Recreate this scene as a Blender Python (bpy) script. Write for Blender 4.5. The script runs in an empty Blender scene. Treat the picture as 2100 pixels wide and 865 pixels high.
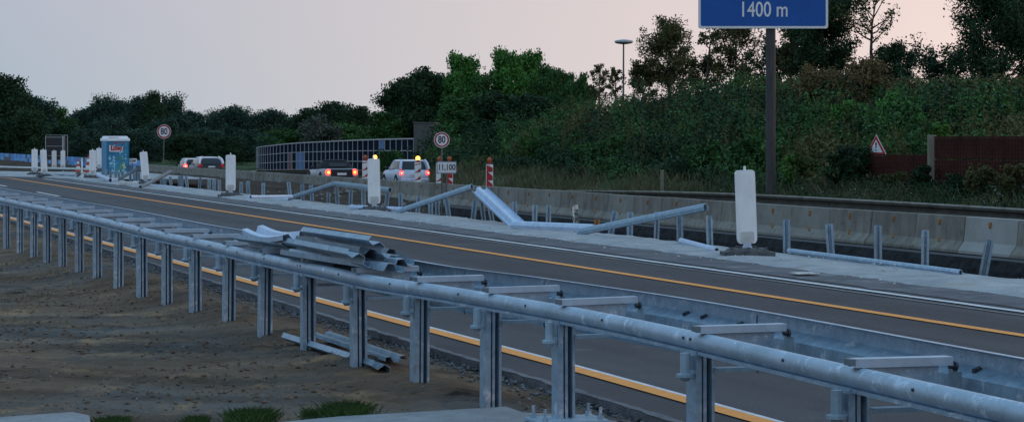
import bpy, math, random
import numpy as np
from mathutils import Vector, Matrix, noise
random.seed(7)
S = bpy.context.scene
COL = S.collection
# ------------------------------------------------------------------ frame
F, YH, EYE = 4500.0, 288.0, 1.65
TH = math.atan(.343); CT, ST = math.cos(TH), math.sin(TH)
XV = 1050 - F * .343
def W(t, d, z=0.): return Vector((d * CT - t * ST, d * ST + t * CT, z))      # road frame -> world
def TD(X, Y): return (-X * ST + Y * CT, X * CT + Y * ST)
def P(x, y, h=0.):                                                          # surveyed point from the photo at height h
    s = (y - YH) / (EYE - h); return Vector(((x - 1050) / s, F / s, h))
def XD(x, d, z=0.):                                                          # surveyed point on the line at lateral distance d
    Y = F * d / (CT * (x - XV)); return Vector(((x - 1050) * Y / F, Y, z))
def HH(Y, y): return EYE - (y - YH) * Y / F
def XZ(x, Y, z=0.): return Vector(((x - 1050) * Y / F, Y, z))
def sm(a, b, v):
    v = min(1, max(0, (v - a) / (b - a))); return v * v * (3 - 2 * v)
# ------------------------------------------------------------------ materials
def new_mat(name):
    m = bpy.data.materials.new(name); m.use_nodes = True
    nt = m.node_tree; b = nt.nodes['Principled BSDF']; return m, nt, b
def rgba(c): return (c[0], c[1], c[2], 1)
def mat(name, col, rough=.6, metal=0., var=.15, scale=6., bump=0., bscale=40., col2=None, emit=None, estr=0., detail=6, spec=.5, coord='Object', stretch=None, sharp=False, extra=None, rnd=0., streak=None):
    m, nt, b = new_mat(name); N, Lk = nt.nodes, nt.links
    b.inputs['Roughness'].default_value = rough; b.inputs['Metallic'].default_value = metal
    b.inputs['Specular IOR Level'].default_value = spec
    tc = N.new('ShaderNodeTexCoord'); src = tc.outputs[coord]
    if rnd:
        oi = N.new('ShaderNodeObjectInfo'); vm = N.new('ShaderNodeVectorMath'); vm.operation = 'MULTIPLY_ADD'; vm.inputs[1].default_value = (37, 23, 11)
        Lk.new(oi.outputs['Random'], vm.inputs[0]); Lk.new(src, vm.inputs[2]); src = vm.outputs[0]
    if stretch:
        mp = N.new('ShaderNodeMapping'); mp.inputs['Scale'].default_value = stretch; Lk.new(src, mp.inputs[0]); src = mp.outputs[0]
    n = N.new('ShaderNodeTexNoise'); n.inputs['Scale'].default_value = scale; n.inputs['Detail'].default_value = detail
    n.inputs['Roughness'].default_value = .65
    Lk.new(src, n.inputs['Vector'])
    r = N.new('ShaderNodeValToRGB'); e = r.color_ramp.elements
    if col2 is None:
        e[0].color = rgba([c * (1 - var) for c in col]); e[1].color = rgba([min(1, c * (1 + var)) for c in col])
    else: e[0].color = rgba(col); e[1].color = rgba(col2)
    e[0].position = .46 if sharp else .34; e[1].position = .54 if sharp else .66
    Lk.new(n.outputs['Fac'], r.inputs[0]); out = r.outputs[0]
    if extra:                                                   # (colour, scale, threshold, softness) blotches over the base
        for (c3, sc3, th, so) in extra:
            n3 = N.new('ShaderNodeTexNoise'); n3.inputs['Scale'].default_value = sc3; n3.inputs['Detail'].default_value = 8; n3.inputs['Roughness'].default_value = .7
            Lk.new(src, n3.inputs['Vector'])
            r3 = N.new('ShaderNodeValToRGB'); r3.color_ramp.elements[0].position = th; r3.color_ramp.elements[1].position = th + so
            Lk.new(n3.outputs['Fac'], r3.inputs[0])
            mx = N.new('ShaderNodeMix'); mx.data_type = 'RGBA'; Lk.new(r3.outputs[0], mx.inputs[0]); Lk.new(out, mx.inputs[6]); mx.inputs[7].default_value = rgba(c3); out = mx.outputs[2]
    if streak:                                                  # (angle, scale vector, noise scale, dark factor, light factor)
        ma = N.new('ShaderNodeMapping'); ma.inputs['Rotation'].default_value = (0, 0, streak[0]); Lk.new(tc.outputs[coord], ma.inputs[0])
        mb_ = N.new('ShaderNodeMapping'); mb_.inputs['Scale'].default_value = streak[1]; Lk.new(ma.outputs[0], mb_.inputs[0])
        ns = N.new('ShaderNodeTexNoise'); ns.inputs['Scale'].default_value = streak[2]; ns.inputs['Detail'].default_value = 5; Lk.new(mb_.outputs[0], ns.inputs['Vector'])
        ms = N.new('ShaderNodeMapRange'); ms.inputs[1].default_value = .35; ms.inputs[2].default_value = .65; ms.inputs[3].default_value = streak[3]; ms.inputs[4].default_value = streak[4]; Lk.new(ns.outputs['Fac'], ms.inputs[0])
        vs_ = N.new('ShaderNodeVectorMath'); vs_.operation = 'SCALE'; Lk.new(out, vs_.inputs[0]); Lk.new(ms.outputs[0], vs_.inputs[3]); out = vs_.outputs[0]
    if rnd:
        mq = N.new('ShaderNodeMapRange'); mq.inputs[3].default_value = 1 - rnd; mq.inputs[4].default_value = 1 + rnd; Lk.new(oi.outputs['Random'], mq.inputs[0])
        vq = N.new('ShaderNodeVectorMath'); vq.operation = 'SCALE'; Lk.new(out, vq.inputs[0]); Lk.new(mq.outputs[0], vq.inputs[3]); out = vq.outputs[0]
    Lk.new(out, b.inputs['Base Color'])
    if bump:
        n2 = N.new('ShaderNodeTexNoise'); n2.inputs['Scale'].default_value = bscale; n2.inputs['Detail'].default_value = 8; Lk.new(src, n2.inputs['Vector'])
        bp = N.new('ShaderNodeBump'); bp.inputs['Strength'].default_value = bump; bp.inputs['Distance'].default_value = .02
        Lk.new(n2.outputs['Fac'], bp.inputs['Height']); Lk.new(bp.outputs[0], b.inputs['Normal'])
    if emit: b.inputs['Emission Color'].default_value = rgba(emit); b.inputs['Emission Strength'].default_value = estr
    return m
def leaf_mat(name, c1, c2, c3=None):
    m, nt, b = new_mat(name); N, Lk = nt.nodes, nt.links
    b.inputs['Roughness'].default_value = .75; b.inputs['Specular IOR Level'].default_value = .15
    g = N.new('ShaderNodeNewGeometry'); tc = N.new('ShaderNodeTexCoord')
    n = N.new('ShaderNodeTexNoise'); n.inputs['Scale'].default_value = .8; n.inputs['Detail'].default_value = 4; Lk.new(tc.outputs['Object'], n.inputs['Vector'])
    ad = N.new('ShaderNodeMath'); ad.operation = 'MULTIPLY_ADD'; ad.inputs[1].default_value = .26; Lk.new(g.outputs['Random Per Island'], ad.inputs[0]); Lk.new(n.outputs['Fac'], ad.inputs[2])
    sb = N.new('ShaderNodeMath'); sb.operation = 'SUBTRACT'; sb.inputs[1].default_value = .13; Lk.new(ad.outputs[0], sb.inputs[0])
    r = N.new('ShaderNodeValToRGB'); e = r.color_ramp.elements; e[0].position = .36; e[1].position = .64
    e[0].color = rgba(c1); e[1].color = rgba(c2)
    if c3: q = e.new(.9); q.color = rgba(c3)
    Lk.new(sb.outputs[0], r.inputs[0]); Lk.new(r.outputs[0], b.inputs['Base Color'])
    return m
M = {}
GALV_EX = [((.62, .68, .74), 9., .56, .1), ((.22, .27, .32), 5., .62, .12)]
M['galv'] = mat('galvanised_steel', (.235, .335, .43), .45, .45, scale=14, col2=(.35, .48, .6), extra=GALV_EX, bump=.15, bscale=60, rnd=.1)
M['galv2'] = mat('galvanised_steel_tube', (.29, .38, .46), .5, .35, scale=4, col2=(.4, .51, .62), extra=[((.54, .66, .78), 11., .56, .08), ((.2, .25, .3), 16., .64, .06)], bump=.15, bscale=60)
M['galvw'] = mat('weathered_zinc', (.21, .3, .37), .6, .3, scale=9, col2=(.32, .43, .52), rnd=.2, extra=[((.2, .22, .24), 6., .6, .1)], bump=.1)
M['galvb'] = mat('fresh_zinc', (.44, .54, .68), .5, .25, scale=5, col2=(.56, .68, .84), extra=[((.35, .41, .48), 3., .58, .12)], bump=.1)
M['bolt'] = mat('dark_bolt', (.05, .06, .075), .5, .5, scale=30)
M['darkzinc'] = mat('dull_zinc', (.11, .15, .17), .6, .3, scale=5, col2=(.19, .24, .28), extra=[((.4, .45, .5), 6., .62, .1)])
M['spacerzinc'] = mat('light_zinc', (.3, .39, .47), .5, .3, scale=8, col2=(.4, .5, .6), extra=[((.28, .33, .38), 9., .6, .1)])
M['asphalt'] = mat('asphalt', (.053, .052, .058), .85, scale=.5, col2=(.071, .07, .076), bump=.5, bscale=120, spec=.3, streak=(-TH, (1.3, .02, 1), 1.1, .78, 1.25), extra=[((.11, .11, .12), 70., .6, .06), ((.04, .038, .04), .9, .55, .2), ((.1, .1, .105), .45, .62, .06)])
M['asphalt_edge'] = mat('broken_asphalt', (.1, .105, .115), .9, scale=3, col2=(.2, .21, .23), bump=1., bscale=20, spec=.2, extra=[((.3, .31, .33), 30., .6, .05)])
M['asphalt_dust'] = mat('dusty_asphalt', (.085, .088, .1), .9, scale=1.1, col2=(.15, .155, .17), bump=.6, bscale=60, spec=.2, extra=[((.25, .26, .28), 1.5, .55, .15)])
M['farasphalt'] = mat('far_asphalt', (.06, .06, .065), .85, scale=.5, col2=(.09, .09, .095))
M['concrete'] = mat('pale_concrete', (.26, .275, .29), .9, scale=1.6, col2=(.42, .435, .45), bump=.8, bscale=25, spec=.2, extra=[((.18, .19, .2), 9., .6, .08), ((.36, .33, .27), .7, .58, .1), ((.14, .13, .12), 40., .66, .05)])
M['slab'] = mat('slab_concrete', (.22, .23, .24), .9, scale=4, col2=(.32, .33, .34), bump=.6, bscale=50, spec=.2, extra=[((.15, .15, .15), 25., .6, .06)])
M['barrier'] = mat('barrier_concrete', (.2, .184, .158), .9, scale=1.2, col2=(.285, .265, .23), bump=.3, bscale=30, spec=.2, rnd=.16, streak=(0, (3, 3, .3), 2., .8, 1.1), extra=[((.13, .125, .12), 3., .58, .12), ((.08, .08, .08), 9., .66, .05)])
M['barrier2'] = mat('barrier_concrete_warm', (.2, .19, .165), .9, scale=1.2, col2=(.29, .275, .25), bump=.3, bscale=30, spec=.2, extra=[((.15, .145, .13), 4., .6, .12)])
M['barrier3'] = mat('barrier_concrete_pale', (.3, .295, .28), .9, scale=1.2, col2=(.38, .375, .36), bump=.3, bscale=30, spec=.2)
M['rust'] = mat('orange_reflector', (.28, .13, .04), .6, scale=20, col2=(.42, .2, .06))
M['dirt'] = mat('dirt', (.115, .075, .048), .95, scale=.8, col2=(.18, .132, .095), bump=1., bscale=18, spec=.1, detail=12, streak=(.12, (.25, 1.2, 1), 1.4, .6, 1.2),
                extra=[((.12, .116, .11), .28, .46, .14), ((.035, .027, .02), 1.1, .6, .07), ((.27, .175, .1), 1.3, .55, .1), ((.022, .019, .018), 6., .63, .05), ((.2, .16, .12), 11., .62, .06), ((.4, .37, .33), 34., .7, .03), ((.03, .026, .024), 22., .6, .05)])
M['trench'] = mat('trench_soil', (.022, .018, .015), .95, scale=1.5, col2=(.075, .055, .04), bump=1., bscale=12, spec=.1, extra=[((.12, .1, .08), 8., .62, .06)])
M['cut'] = mat('cut_asphalt_layer', (.012, .012, .014), .95, scale=4, col2=(.035, .035, .038), bump=1., bscale=15, spec=.1)
M['ground'] = mat('ground_soil', (.04, .05, .03), .95, scale=.3, col2=(.08, .08, .05), spec=.1)
M['verge'] = mat('verge_soil', (.05, .06, .03), .95, scale=.7, col2=(.12, .11, .06), spec=.1)
M['slope'] = mat('slope_soil', (.02, .045, .016), .95, scale=1.5, col2=(.045, .075, .025), spec=.1)
M['orange'] = mat('orange_marking', (.78, .27, .03), .7, scale=9, col2=(.9, .34, .05), extra=[((.4, .17, .06), 14., .62, .06), ((.15, .1, .07), 30., .66, .05)])
M['white_line'] = mat('white_marking', (.5, .52, .54), .8, scale=6, col2=(.72, .74, .76), extra=[((.2, .2, .21), 20., .62, .06)])
M['worn_line'] = mat('worn_marking', (.14, .145, .15), .85, scale=8, col2=(.3, .31, .32))
M['bake'] = mat('white_plastic', (.74, .77, .78), .5, scale=5, col2=(.85, .87, .88), rnd=.06, extra=[((.5, .52, .52), 9., .6, .08), ((.3, .3, .29), 14., .68, .04)], stretch=(1, 1, .6))
M['bakedark'] = mat('dirty_plastic', (.42, .43, .42), .6, scale=6, col2=(.6, .61, .6))
M['rubber'] = mat('grey_rubber', (.045, .05, .055), .85, scale=8, col2=(.12, .125, .13), bump=.8, bscale=30, extra=[((.2, .2, .2), 12., .62, .06)])
M['red'] = mat('sign_red', (.4, .015, .02), .5, scale=6, var=.1)
M['white'] = mat('sign_white', (.72, .74, .76), .5, scale=6, var=.06)
M['black'] = mat('sign_black', (.012, .014, .02), .5, scale=6)
M['blue'] = mat('sign_blue', (.001, .085, .37), .7, scale=2, var=.08)
M['pole'] = mat('pole_steel', (.13, .13, .13), .6, .3, scale=8, var=.25)
M['darkpole'] = mat('dark_brown_pole', (.05, .047, .05), .7, .0, scale=3, var=.3, stretch=(3, 3, .4))
M['glass_dark'] = mat('car_glass', (.012, .016, .022), .12, .0, scale=3, var=.1)
M['silver'] = mat('silver_paint', (.52, .6, .72), .35, .25, scale=3, var=.05)
M['whitepaint'] = mat('white_paint', (.78, .8, .84), .3, .0, scale=3, var=.04)
M['dpaint'] = mat('dark_paint', (.015, .018, .026), .3, .1, scale=3, var=.1)
M['greypaint'] = mat('grey_paint', (.3, .32, .35), .35, .3, scale=3, var=.05)
M['fabric'] = mat('black_fabric', (.008, .01, .014), .9, scale=9)
M['tyre'] = mat('tyre_rubber', (.012, .012, .013), .9, scale=20)
M['redlamp'] = mat('lit_red_lamp', (.5, .01, .01), .4, emit=(1, .04, .03), estr=3.6)
M['redlampcore'] = mat('lit_red_core', (.9, .2, .2), .4, emit=(1, .18, .16), estr=6.)
M['reddim'] = mat('red_lens', (.22, .01, .015), .3, emit=(1, .03, .03), estr=.12)
M['amberlit'] = mat('lit_amber_lamp', (.9, .3, .02), .4, emit=(1, .28, .03), estr=6.)
M['ambercore'] = mat('lit_amber_core', (.9, .5, .1), .4, emit=(1, .48, .05), estr=8.)
M['amberoff'] = mat('amber_lens', (.42, .07, .012), .25, scale=8, col2=(.55, .14, .02))
M['lampred'] = mat('beacon_housing', (.3, .02, .015), .5, scale=8)
M['wallbrown'] = mat('wine_red_panel', (.04, .015, .012), .9, spec=.1, scale=1.3, col2=(.075, .026, .02), extra=[((.02, .01, .012), 6., .6, .1)])
M['wallpost'] = mat('wall_post_concrete', (.17, .155, .12), .9, scale=4, col2=(.25, .23, .18), extra=[((.08, .09, .05), 3., .6, .08)])
M['pylon'] = mat('grey_concrete', (.075, .078, .08), .9, scale=1.5, col2=(.11, .112, .112), bump=.3)
M['panelglass'] = mat('tinted_panel', (.01, .015, .027), .9, scale=.5, col2=(.02, .028, .046), spec=.0)
M['panelblue'] = mat('blue_panel', (.015, .1, .28), .5, scale=3, col2=(.02, .14, .34))
M['panelred'] = mat('red_panel', (.1, .02, .03), .5, scale=3)
M['frame'] = mat('pale_frame', (.4, .42, .44), .5, .2, scale=6, var=.15)
M['oldrail_lit'] = mat('weathered_rail_lit', (.22, .215, .18), .75, .0, scale=2, col2=(.4, .39, .34), extra=[((.1, .09, .06), 3., .6, .1)])  # weathered steel, lightened so the top edge reads as catching light
M['rustrail_shade'] = mat('rusty_rail_shade', (.03, .027, .02), .85, .0, scale=2, col2=(.075, .065, .05))  # rust colour darkened to include the shade under the rail's top edge
M['bluetile1'] = mat('blue_board', (.07, .27, .62), .6, scale=3, var=.1)
M['bluetile2'] = mat('pale_blue_board', (.14, .42, .85), .6, scale=3, var=.1)
M['bluetile3'] = mat('slate_board', (.09, .1, .13), .6, scale=3, var=.2)
M['toilet'] = mat('toilet_blue', (.015, .2, .36), .45, scale=3, var=.12)
M['toiletdoor'] = mat('toilet_print', (.012, .12, .26), .5, scale=2.2, col2=(.025, .27, .42), extra=[((.01, .06, .13), 3., .58, .08)])
M['printgreen'] = mat('print_green', (.08, .3, .16), .5, scale=9)
M['printcream'] = mat('print_cream', (.5, .5, .4), .5, scale=9)
M['printblue'] = mat('print_pale_blue', (.3, .6, .75), .5, scale=9)
M['coneorange'] = mat('cone_orange', (.5, .06, .02), .6, scale=9)
M['bark'] = mat('bark', (.03, .026, .022), .9, scale=5, col2=(.06, .052, .045))
M['stone'] = mat('stone', (.12, .11, .1), .9, scale=9, col2=(.26, .24, .22))
M['clod'] = mat('earth_clod', (.05, .035, .025), .95, scale=5, col2=(.22, .15, .095))
M['leaf_dark'] = leaf_mat('leaf_dark', (.014, .036, .02), (.036, .08, .034))
M['leaf_mid'] = leaf_mat('leaf_mid', (.026, .075, .024), (.065, .155, .042))
M['leaf_green'] = leaf_mat('leaf_green', (.035, .115, .025), (.085, .24, .05))
M['leaf_grey'] = leaf_mat('leaf_grey', (.06, .08, .065), (.12, .14, .11))
M['leaf_rust'] = leaf_mat('leaf_rust', (.075, .06, .028), (.17, .125, .055))
M['leaf_olive'] = leaf_mat('leaf_olive', (.05, .06, .022), (.12, .115, .045))
M['leaf_bright'] = leaf_mat('leaf_bright', (.05, .13, .025), (.11, .25, .055))
M['leaf_hazy'] = leaf_mat('leaf_hazy', (.022, .052, .042), (.05, .1, .066))  # bluish tint in the leaf colour stands in for distance haze
M['grass'] = leaf_mat('grass', (.022, .05, .012), (.06, .11, .03))
M['drygrass'] = leaf_mat('dry_grass', (.06, .075, .035), (.17, .16, .09))
M['flower'] = leaf_mat('flower', (.3, .3, .3), (.5, .5, .48))
# ------------------------------------------------------------------ mesh building
class MB:
    def __init__(s): s.v = []; s.f = []; s.mi = []
    def add(s, vs, fs, mi=0):
        o = len(s.v); s.v += [tuple(v) for v in vs]; s.f += [tuple(i + o for i in f) for f in fs]; s.mi += [mi] * len(fs); return s
    def box(s, c, sz, M3=None, mi=0, taper=1.):
        x, y, z = [q / 2 for q in sz]
        vs = [Vector(p) for p in ((-x, -y, -z), (x, -y, -z), (x, y, -z), (-x, y, -z), (-x * taper, -y * taper, z), (x * taper, -y * taper, z), (x * taper, y * taper, z), (-x * taper, y * taper, z))]
        if M3 is not None: vs = [M3 @ v for v in vs]
        c = Vector(c)
        return s.add([v + c for v in vs], [(0, 3, 2, 1), (4, 5, 6, 7), (0, 1, 5, 4), (1, 2, 6, 5), (2, 3, 7, 6), (3, 0, 4, 7)], mi)
    def sweep(s, pts, prof, up=(0, 0, 1), closed=True, caps=True, mi=0, scale=None):
        """prof: list of (side, up) swept along pts"""
        pts = [Vector(p) for p in pts]; up = Vector(up); n = len(prof); vs = []
        for i, p in enumerate(pts):
            a = pts[max(0, i - 1)]; b = pts[min(len(pts) - 1, i + 1)]
            t = (b - a).normalized(); r = t.cross(up)
            if r.length < 1e-4: r = t.cross(Vector((1, 0, 0)))
            r.normalize(); u = r.cross(t).normalized(); k = 1 if scale is None else scale[i]
            vs += [p + r * (q[0] * k) + u * (q[1] * k) for q in prof]
        fs = []
        m = n if closed else n - 1
        for i in range(len(pts) - 1):
            for j in range(m):
                a = i * n + j; b = i * n + (j + 1) % n; fs.append((a, b, b + n, a + n))
        if caps and closed:
            fs.append(tuple(range(n))[::-1]); fs.append(tuple(range((len(pts) - 1) * n, len(pts) * n)))
        return s.add(vs, fs, mi)
    def tube(s, pts, r, n=10, mi=0, scale=None):
        return s.sweep(pts, [(math.cos(2 * math.pi * k / n) * r, math.sin(2 * math.pi * k / n) * r) for k in range(n)], mi=mi, scale=scale)
    def lathe(s, prof, c=(0, 0, 0), n=16, mi=0, ax='z'):
        vs = []; c = Vector(c)
        for (r, h) in prof:
            for k in range(n):
                a = 2 * math.pi * k / n
                q = Vector((r * math.cos(a), r * math.sin(a), h))
                if ax == 'y': q = Vector((q.x, q.z, q.y))
                if ax == 'x': q = Vector((q.z, q.x, q.y))
                vs.append(c + q)
        fs = [(i * n + k, i * n + (k + 1) % n, (i + 1) * n + (k + 1) % n, (i + 1) * n + k) for i in range(len(prof) - 1) for k in range(n)]
        fs.append(tuple(range(n))[::-1]); fs.append(tuple(range((len(prof) - 1) * n, len(prof) * n)))
        return s.add(vs, fs, mi)
    def prism(s, poly, y0, y1, mi=0):                            # poly in (x,z), extruded along y
        n = len(poly); vs = [(p[0], y0, p[1]) for p in poly] + [(p[0], y1, p[1]) for p in poly]
        fs = [tuple(range(n)), tuple(range(n, 2 * n))[::-1]] + [(k, k + n, (k + 1) % n + n, (k + 1) % n) for k in range(n)]
        return s.add(vs, fs, mi)
    def slab(s, poly, z0, z1, mi=0):                             # poly in (x,y), extruded along z
        n = len(poly); vs = [(p[0], p[1], z0) for p in poly] + [(p[0], p[1], z1) for p in poly]
        fs = [tuple(range(n))[::-1], tuple(range(n, 2 * n))] + [(k, (k + 1) % n, (k + 1) % n + n, k + n) for k in range(n)]
        return s.add(vs, fs, mi)
    def build(s, name, m, parent=None, origin=None, smooth=False, bevel=0., loc=None):
        me = bpy.data.meshes.new(name)
        vs = s.v
        if origin is not None: o = Vector(origin); vs = [tuple(Vector(v) - o) for v in vs]
        me.from_pydata(vs, [], s.f)
        ms = m if isinstance(m, (list, tuple)) else [m]
        for q in ms: me.materials.append(M[q] if isinstance(q, str) else q)
        me.polygons.foreach_set('material_index', s.mi)
        if smooth: me.polygons.foreach_set('use_smooth', [True] * len(me.polygons))
        me.update()
        if s.f and smooth:
            try: me.set_sharp_from_angle(angle=math.radians(38))
            except Exception: pass
        ob = bpy.data.objects.new(name, me); COL.objects.link(ob)
        if parent is not None: ob.parent = parent
        elif origin is not None: ob.location = origin
        if loc is not None: ob.location = loc
        if bevel:
            b = ob.modifiers.new('bevel', 'BEVEL'); b.width = bevel; b.segments = 2; b.limit_method = 'ANGLE'; b.angle_limit = math.radians(35)
        return ob
def fast_mesh(name, V, Q, m, parent=None, nv=4):
    me = bpy.data.meshes.new(name); V = np.asarray(V, np.float32).reshape(-1, 3); Q = np.asarray(Q, np.int32).reshape(-1, nv)
    me.vertices.add(len(V)); me.vertices.foreach_set('co', V.ravel())
    me.loops.add(Q.size); me.loops.foreach_set('vertex_index', Q.ravel())
    me.polygons.add(len(Q)); me.polygons.foreach_set('loop_start', np.arange(len(Q), dtype=np.int32) * nv)
    me.materials.append(M[m]); me.update(calc_edges=True)
    ob = bpy.data.objects.new(name, me); COL.objects.link(ob)
    if parent is not None: ob.parent = parent
    return ob
def tag(o, label=None, cat=None, group=None, kind=None):
    if label: o['label'] = label
    if cat: o['category'] = cat
    if group: o['group'] = group
    if kind: o['kind'] = kind
    return o
def thing(name, label, cat, loc=(0, 0, 0), rotz=0., group=None):
    o = bpy.data.objects.new(name, None); COL.objects.link(o); o.location = loc; o.rotation_euler = (0, 0, rotz); o.empty_display_size = .2
    return tag(o, label, cat, group)
def copy_tree(o, parent=None):
    c = o.copy(); COL.objects.link(c)
    if parent is not None: c.parent = parent
    for ch in [q for q in bpy.data.objects if q.parent == o]: copy_tree(ch, c)
    return c
def text_mb(txt, size, sx=1., bold=.0, depth=.004):
    cu = bpy.data.curves.new('txt', 'FONT'); cu.body = txt; cu.size = size; cu.align_x = 'CENTER'; cu.align_y = 'CENTER'; cu.extrude = depth; cu.offset = bold; cu.resolution_u = 4
    ob = bpy.data.objects.new('txt', cu); COL.objects.link(ob)
    dg = bpy.context.evaluated_depsgraph_get(); me = bpy.data.meshes.new_from_object(ob.evaluated_get(dg))
    vs = [(v.co.x * sx, -v.co.z, v.co.y) for v in me.vertices]; fs = [tuple(p.vertices) for p in me.polygons]
    bpy.data.objects.remove(ob); bpy.data.curves.remove(cu); bpy.data.meshes.remove(me)
    return vs, fs
# ------------------------------------------------------------------ sky, light, camera
w = bpy.data.worlds.new('World'); S.world = w; w.use_nodes = True
nt = w.node_tree; N, Lk = nt.nodes, nt.links; N.clear()
wo = N.new('ShaderNodeOutputWorld'); bg = N.new('ShaderNodeBackground'); Lk.new(bg.outputs[0], wo.inputs[0])
sky = N.new('ShaderNodeTexSky'); sky.sky_type = 'NISHITA'; sky.sun_disc = False; sky.sun_elevation = math.radians(4); sky.sun_rotation = math.radians(60); sky.dust_density = 3.; sky.air_density = 1.2
tc = N.new('ShaderNodeTexCoord'); sx = N.new('ShaderNodeSeparateXYZ'); Lk.new(tc.outputs['Generated'], sx.inputs[0])
def ramp(src, stops):
    r = N.new('ShaderNodeValToRGB'); e = r.color_ramp.elements
    e[0].position, e[0].color = stops[0][0], rgba(stops[0][1]); e[1].position, e[1].color = stops[1][0], rgba(stops[1][1])
    for p, c in stops[2:]: q = e.new(p); q.color = rgba(c)
    Lk.new(src, r.inputs[0]); return r.outputs[0]
# dusk glow: warm towards the right-hand horizon, blue-grey to the left, cool overhead
mr = N.new('ShaderNodeMapRange'); mr.inputs[1].default_value = -.26; mr.inputs[2].default_value = .26; Lk.new(sx.outputs[0], mr.inputs[0])
hor = ramp(mr.outputs[0], [(0, (.30, .40, .47)), (1, (.84, .66, .62)), (.5, (.57, .53, .54))])
mid = ramp(mr.outputs[0], [(0, (.35, .39, .49)), (1, (.74, .59, .56)), (.5, (.53, .49, .515))])
mz = N.new('ShaderNodeMapRange'); mz.inputs[1].default_value = .0; mz.inputs[2].default_value = .075; Lk.new(sx.outputs[2], mz.inputs[0])
m1 = N.new('ShaderNodeMix'); m1.data_type = 'RGBA'; Lk.new(mz.outputs[0], m1.inputs[0]); Lk.new(hor, m1.inputs[6]); Lk.new(mid, m1.inputs[7])
mz2 = N.new('ShaderNodeMapRange'); mz2.interpolation_type = 'SMOOTHSTEP'; mz2.inputs[1].default_value = .07; mz2.inputs[2].default_value = .6; Lk.new(sx.outputs[2], mz2.inputs[0])
m2 = N.new('ShaderNodeMix'); m2.data_type = 'RGBA'; Lk.new(mz2.outputs[0], m2.inputs[0]); Lk.new(m1.outputs[2], m2.inputs[6]); m2.inputs[7].default_value = (.29, .49, .70, 1)
nsc = N.new('ShaderNodeMix'); nsc.data_type = 'RGBA'; nsc.blend_type = 'MIX'; nsc.inputs[0].default_value = .93
sm_ = N.new('ShaderNodeVectorMath'); sm_.operation = 'SCALE'; sm_.inputs[3].default_value = .25; Lk.new(sky.outputs[0], sm_.inputs[0])
Lk.new(sm_.outputs[0], nsc.inputs[6]); Lk.new(m2.outputs[2], nsc.inputs[7])
Lk.new(nsc.outputs[2], bg.inputs[0]); bg.inputs[1].default_value = 1.0
sl = bpy.data.lights.new('sun', 'SUN'); sl.energy = .25; sl.angle = math.radians(30); sl.color = (1, .86, .8)
so = bpy.data.objects.new('sun', sl); COL.objects.link(so); so.rotation_euler = (math.radians(68), 0, math.radians(180 - 60))
cam = bpy.data.cameras.new('camera'); co = bpy.data.objects.new('camera', cam); COL.objects.link(co); S.camera = co
cam.sensor_width = 36; cam.lens = F / 2100 * 36; cam.shift_y = -(432.5 - YH) / 2100; cam.clip_start = .2; cam.clip_end = 5000
co.location = (0, 0, EYE); co.rotation_euler = (math.pi / 2, 0, 0)
S.view_settings.view_transform = 'Standard'; S.view_settings.look = 'None'; S.view_settings.gamma = 1; S.view_settings.exposure = .34
# ------------------------------------------------------------------ ground surfaces
def structure(o): o['kind'] = 'structure'; return o
def grid(name, ts, ds, hf, m, smooth=True):
    mb = MB(); nd = len(ds)
    for t in ts:
        for d in ds:
            p = W(t, d); z = hf(t, d, p); mb.v.append((p.x, p.y, z))
    for i in range(len(ts) - 1):
        for j in range(nd - 1):
            a = i * nd + j; mb.f.append((a, a + nd, a + nd + 1, a + 1)); mb.mi.append(0)
    return structure(mb.build(name, m, smooth=smooth))
def lin(a, b, n): return [a + (b - a) * k / (n - 1) for k in range(n)]
def nz(x, y, s, seed=0.): return noise.noise(Vector((x * s, y * s, seed)))
g = MB(); g.add([(-1500, -200, -1.9), (1500, -200, -1.9), (1500, 3000, -1.9), (-1500, 3000, -1.9)], [(0, 1, 2, 3)]); structure(g.build('ground', 'ground'))
def dirt_h(t, d, p):
    b = -.02 - .19 * sm(13, 32, p.y) - .035 * (1 - sm(12.2, 14, p.y))
    e = sm(3.9, 4.9, d)                                    # sinks a little at the road edge
    n = .022 * nz(p.x, p.y, .9) + .012 * nz(p.x, p.y, 2.7, 3) + .018 * nz(p.x, p.y, 8., 5) + .016 * nz(p.x, p.y, 21., 8)
    hump = .12 * math.exp(-((d - 4.35) / .35) ** 2) * (.4 + nz(p.x, p.y, 1.3, 9)) * sm(13.5, 15.5, p.y) * (1 - sm(20, 30, p.y))
    return b * (1 - sm(3.2, 4.7, d)) + n * (1 - .3 * e) + hump - .055 * e
ts = lin(3, 45, 520) + lin(46, 130, 60)
grid('dirt_ground', ts, lin(-14, -1, 10) + lin(-.8, 5.0, 100), dirt_h, 'dirt')
# our carriageway: straight, then bending away to the left
T0, T1 = -15., 97.
def roadpt(t, d, z):
    if t <= T1: return W(t, d, z)
    ph = (t - T1) / 12.; return W(T1 + d * math.sin(ph), d * math.cos(ph), z)
def ribbon(name, d0, d1, z, m, t0=T0, t1=T1 + 18, thick=0., step=2., jag=0., shift=None):
    mb = MB(); n = max(2, int((t1 - t0) / step)); r = random.Random(int(d0 * 100))
    for i in range(n + 1):
        t = t0 + (t1 - t0) * i / n
        a, b = (d0, d1) if shift is None else shift(t)
        j0, j1 = (r.uniform(-jag, jag), r.uniform(-jag, jag)) if jag else (0, 0)
        for d, zz in ((a + j0, z - thick), (a + j0, z), (b + j1, z), (b + j1, z - thick)): mb.v.append(tuple(roadpt(t, d, zz)))
    for i in range(n):
        k = i * 4
        mb.f.append((k + 1, k + 2, k + 6, k + 5)); mb.mi.append(0)
        if thick: mb.f += [(k, k + 1, k + 5, k + 4), (k + 2, k + 3, k + 7, k + 6)]; mb.mi += [1, 1]
    return structure(mb.build(name, m if thick else m, smooth=False))
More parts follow.
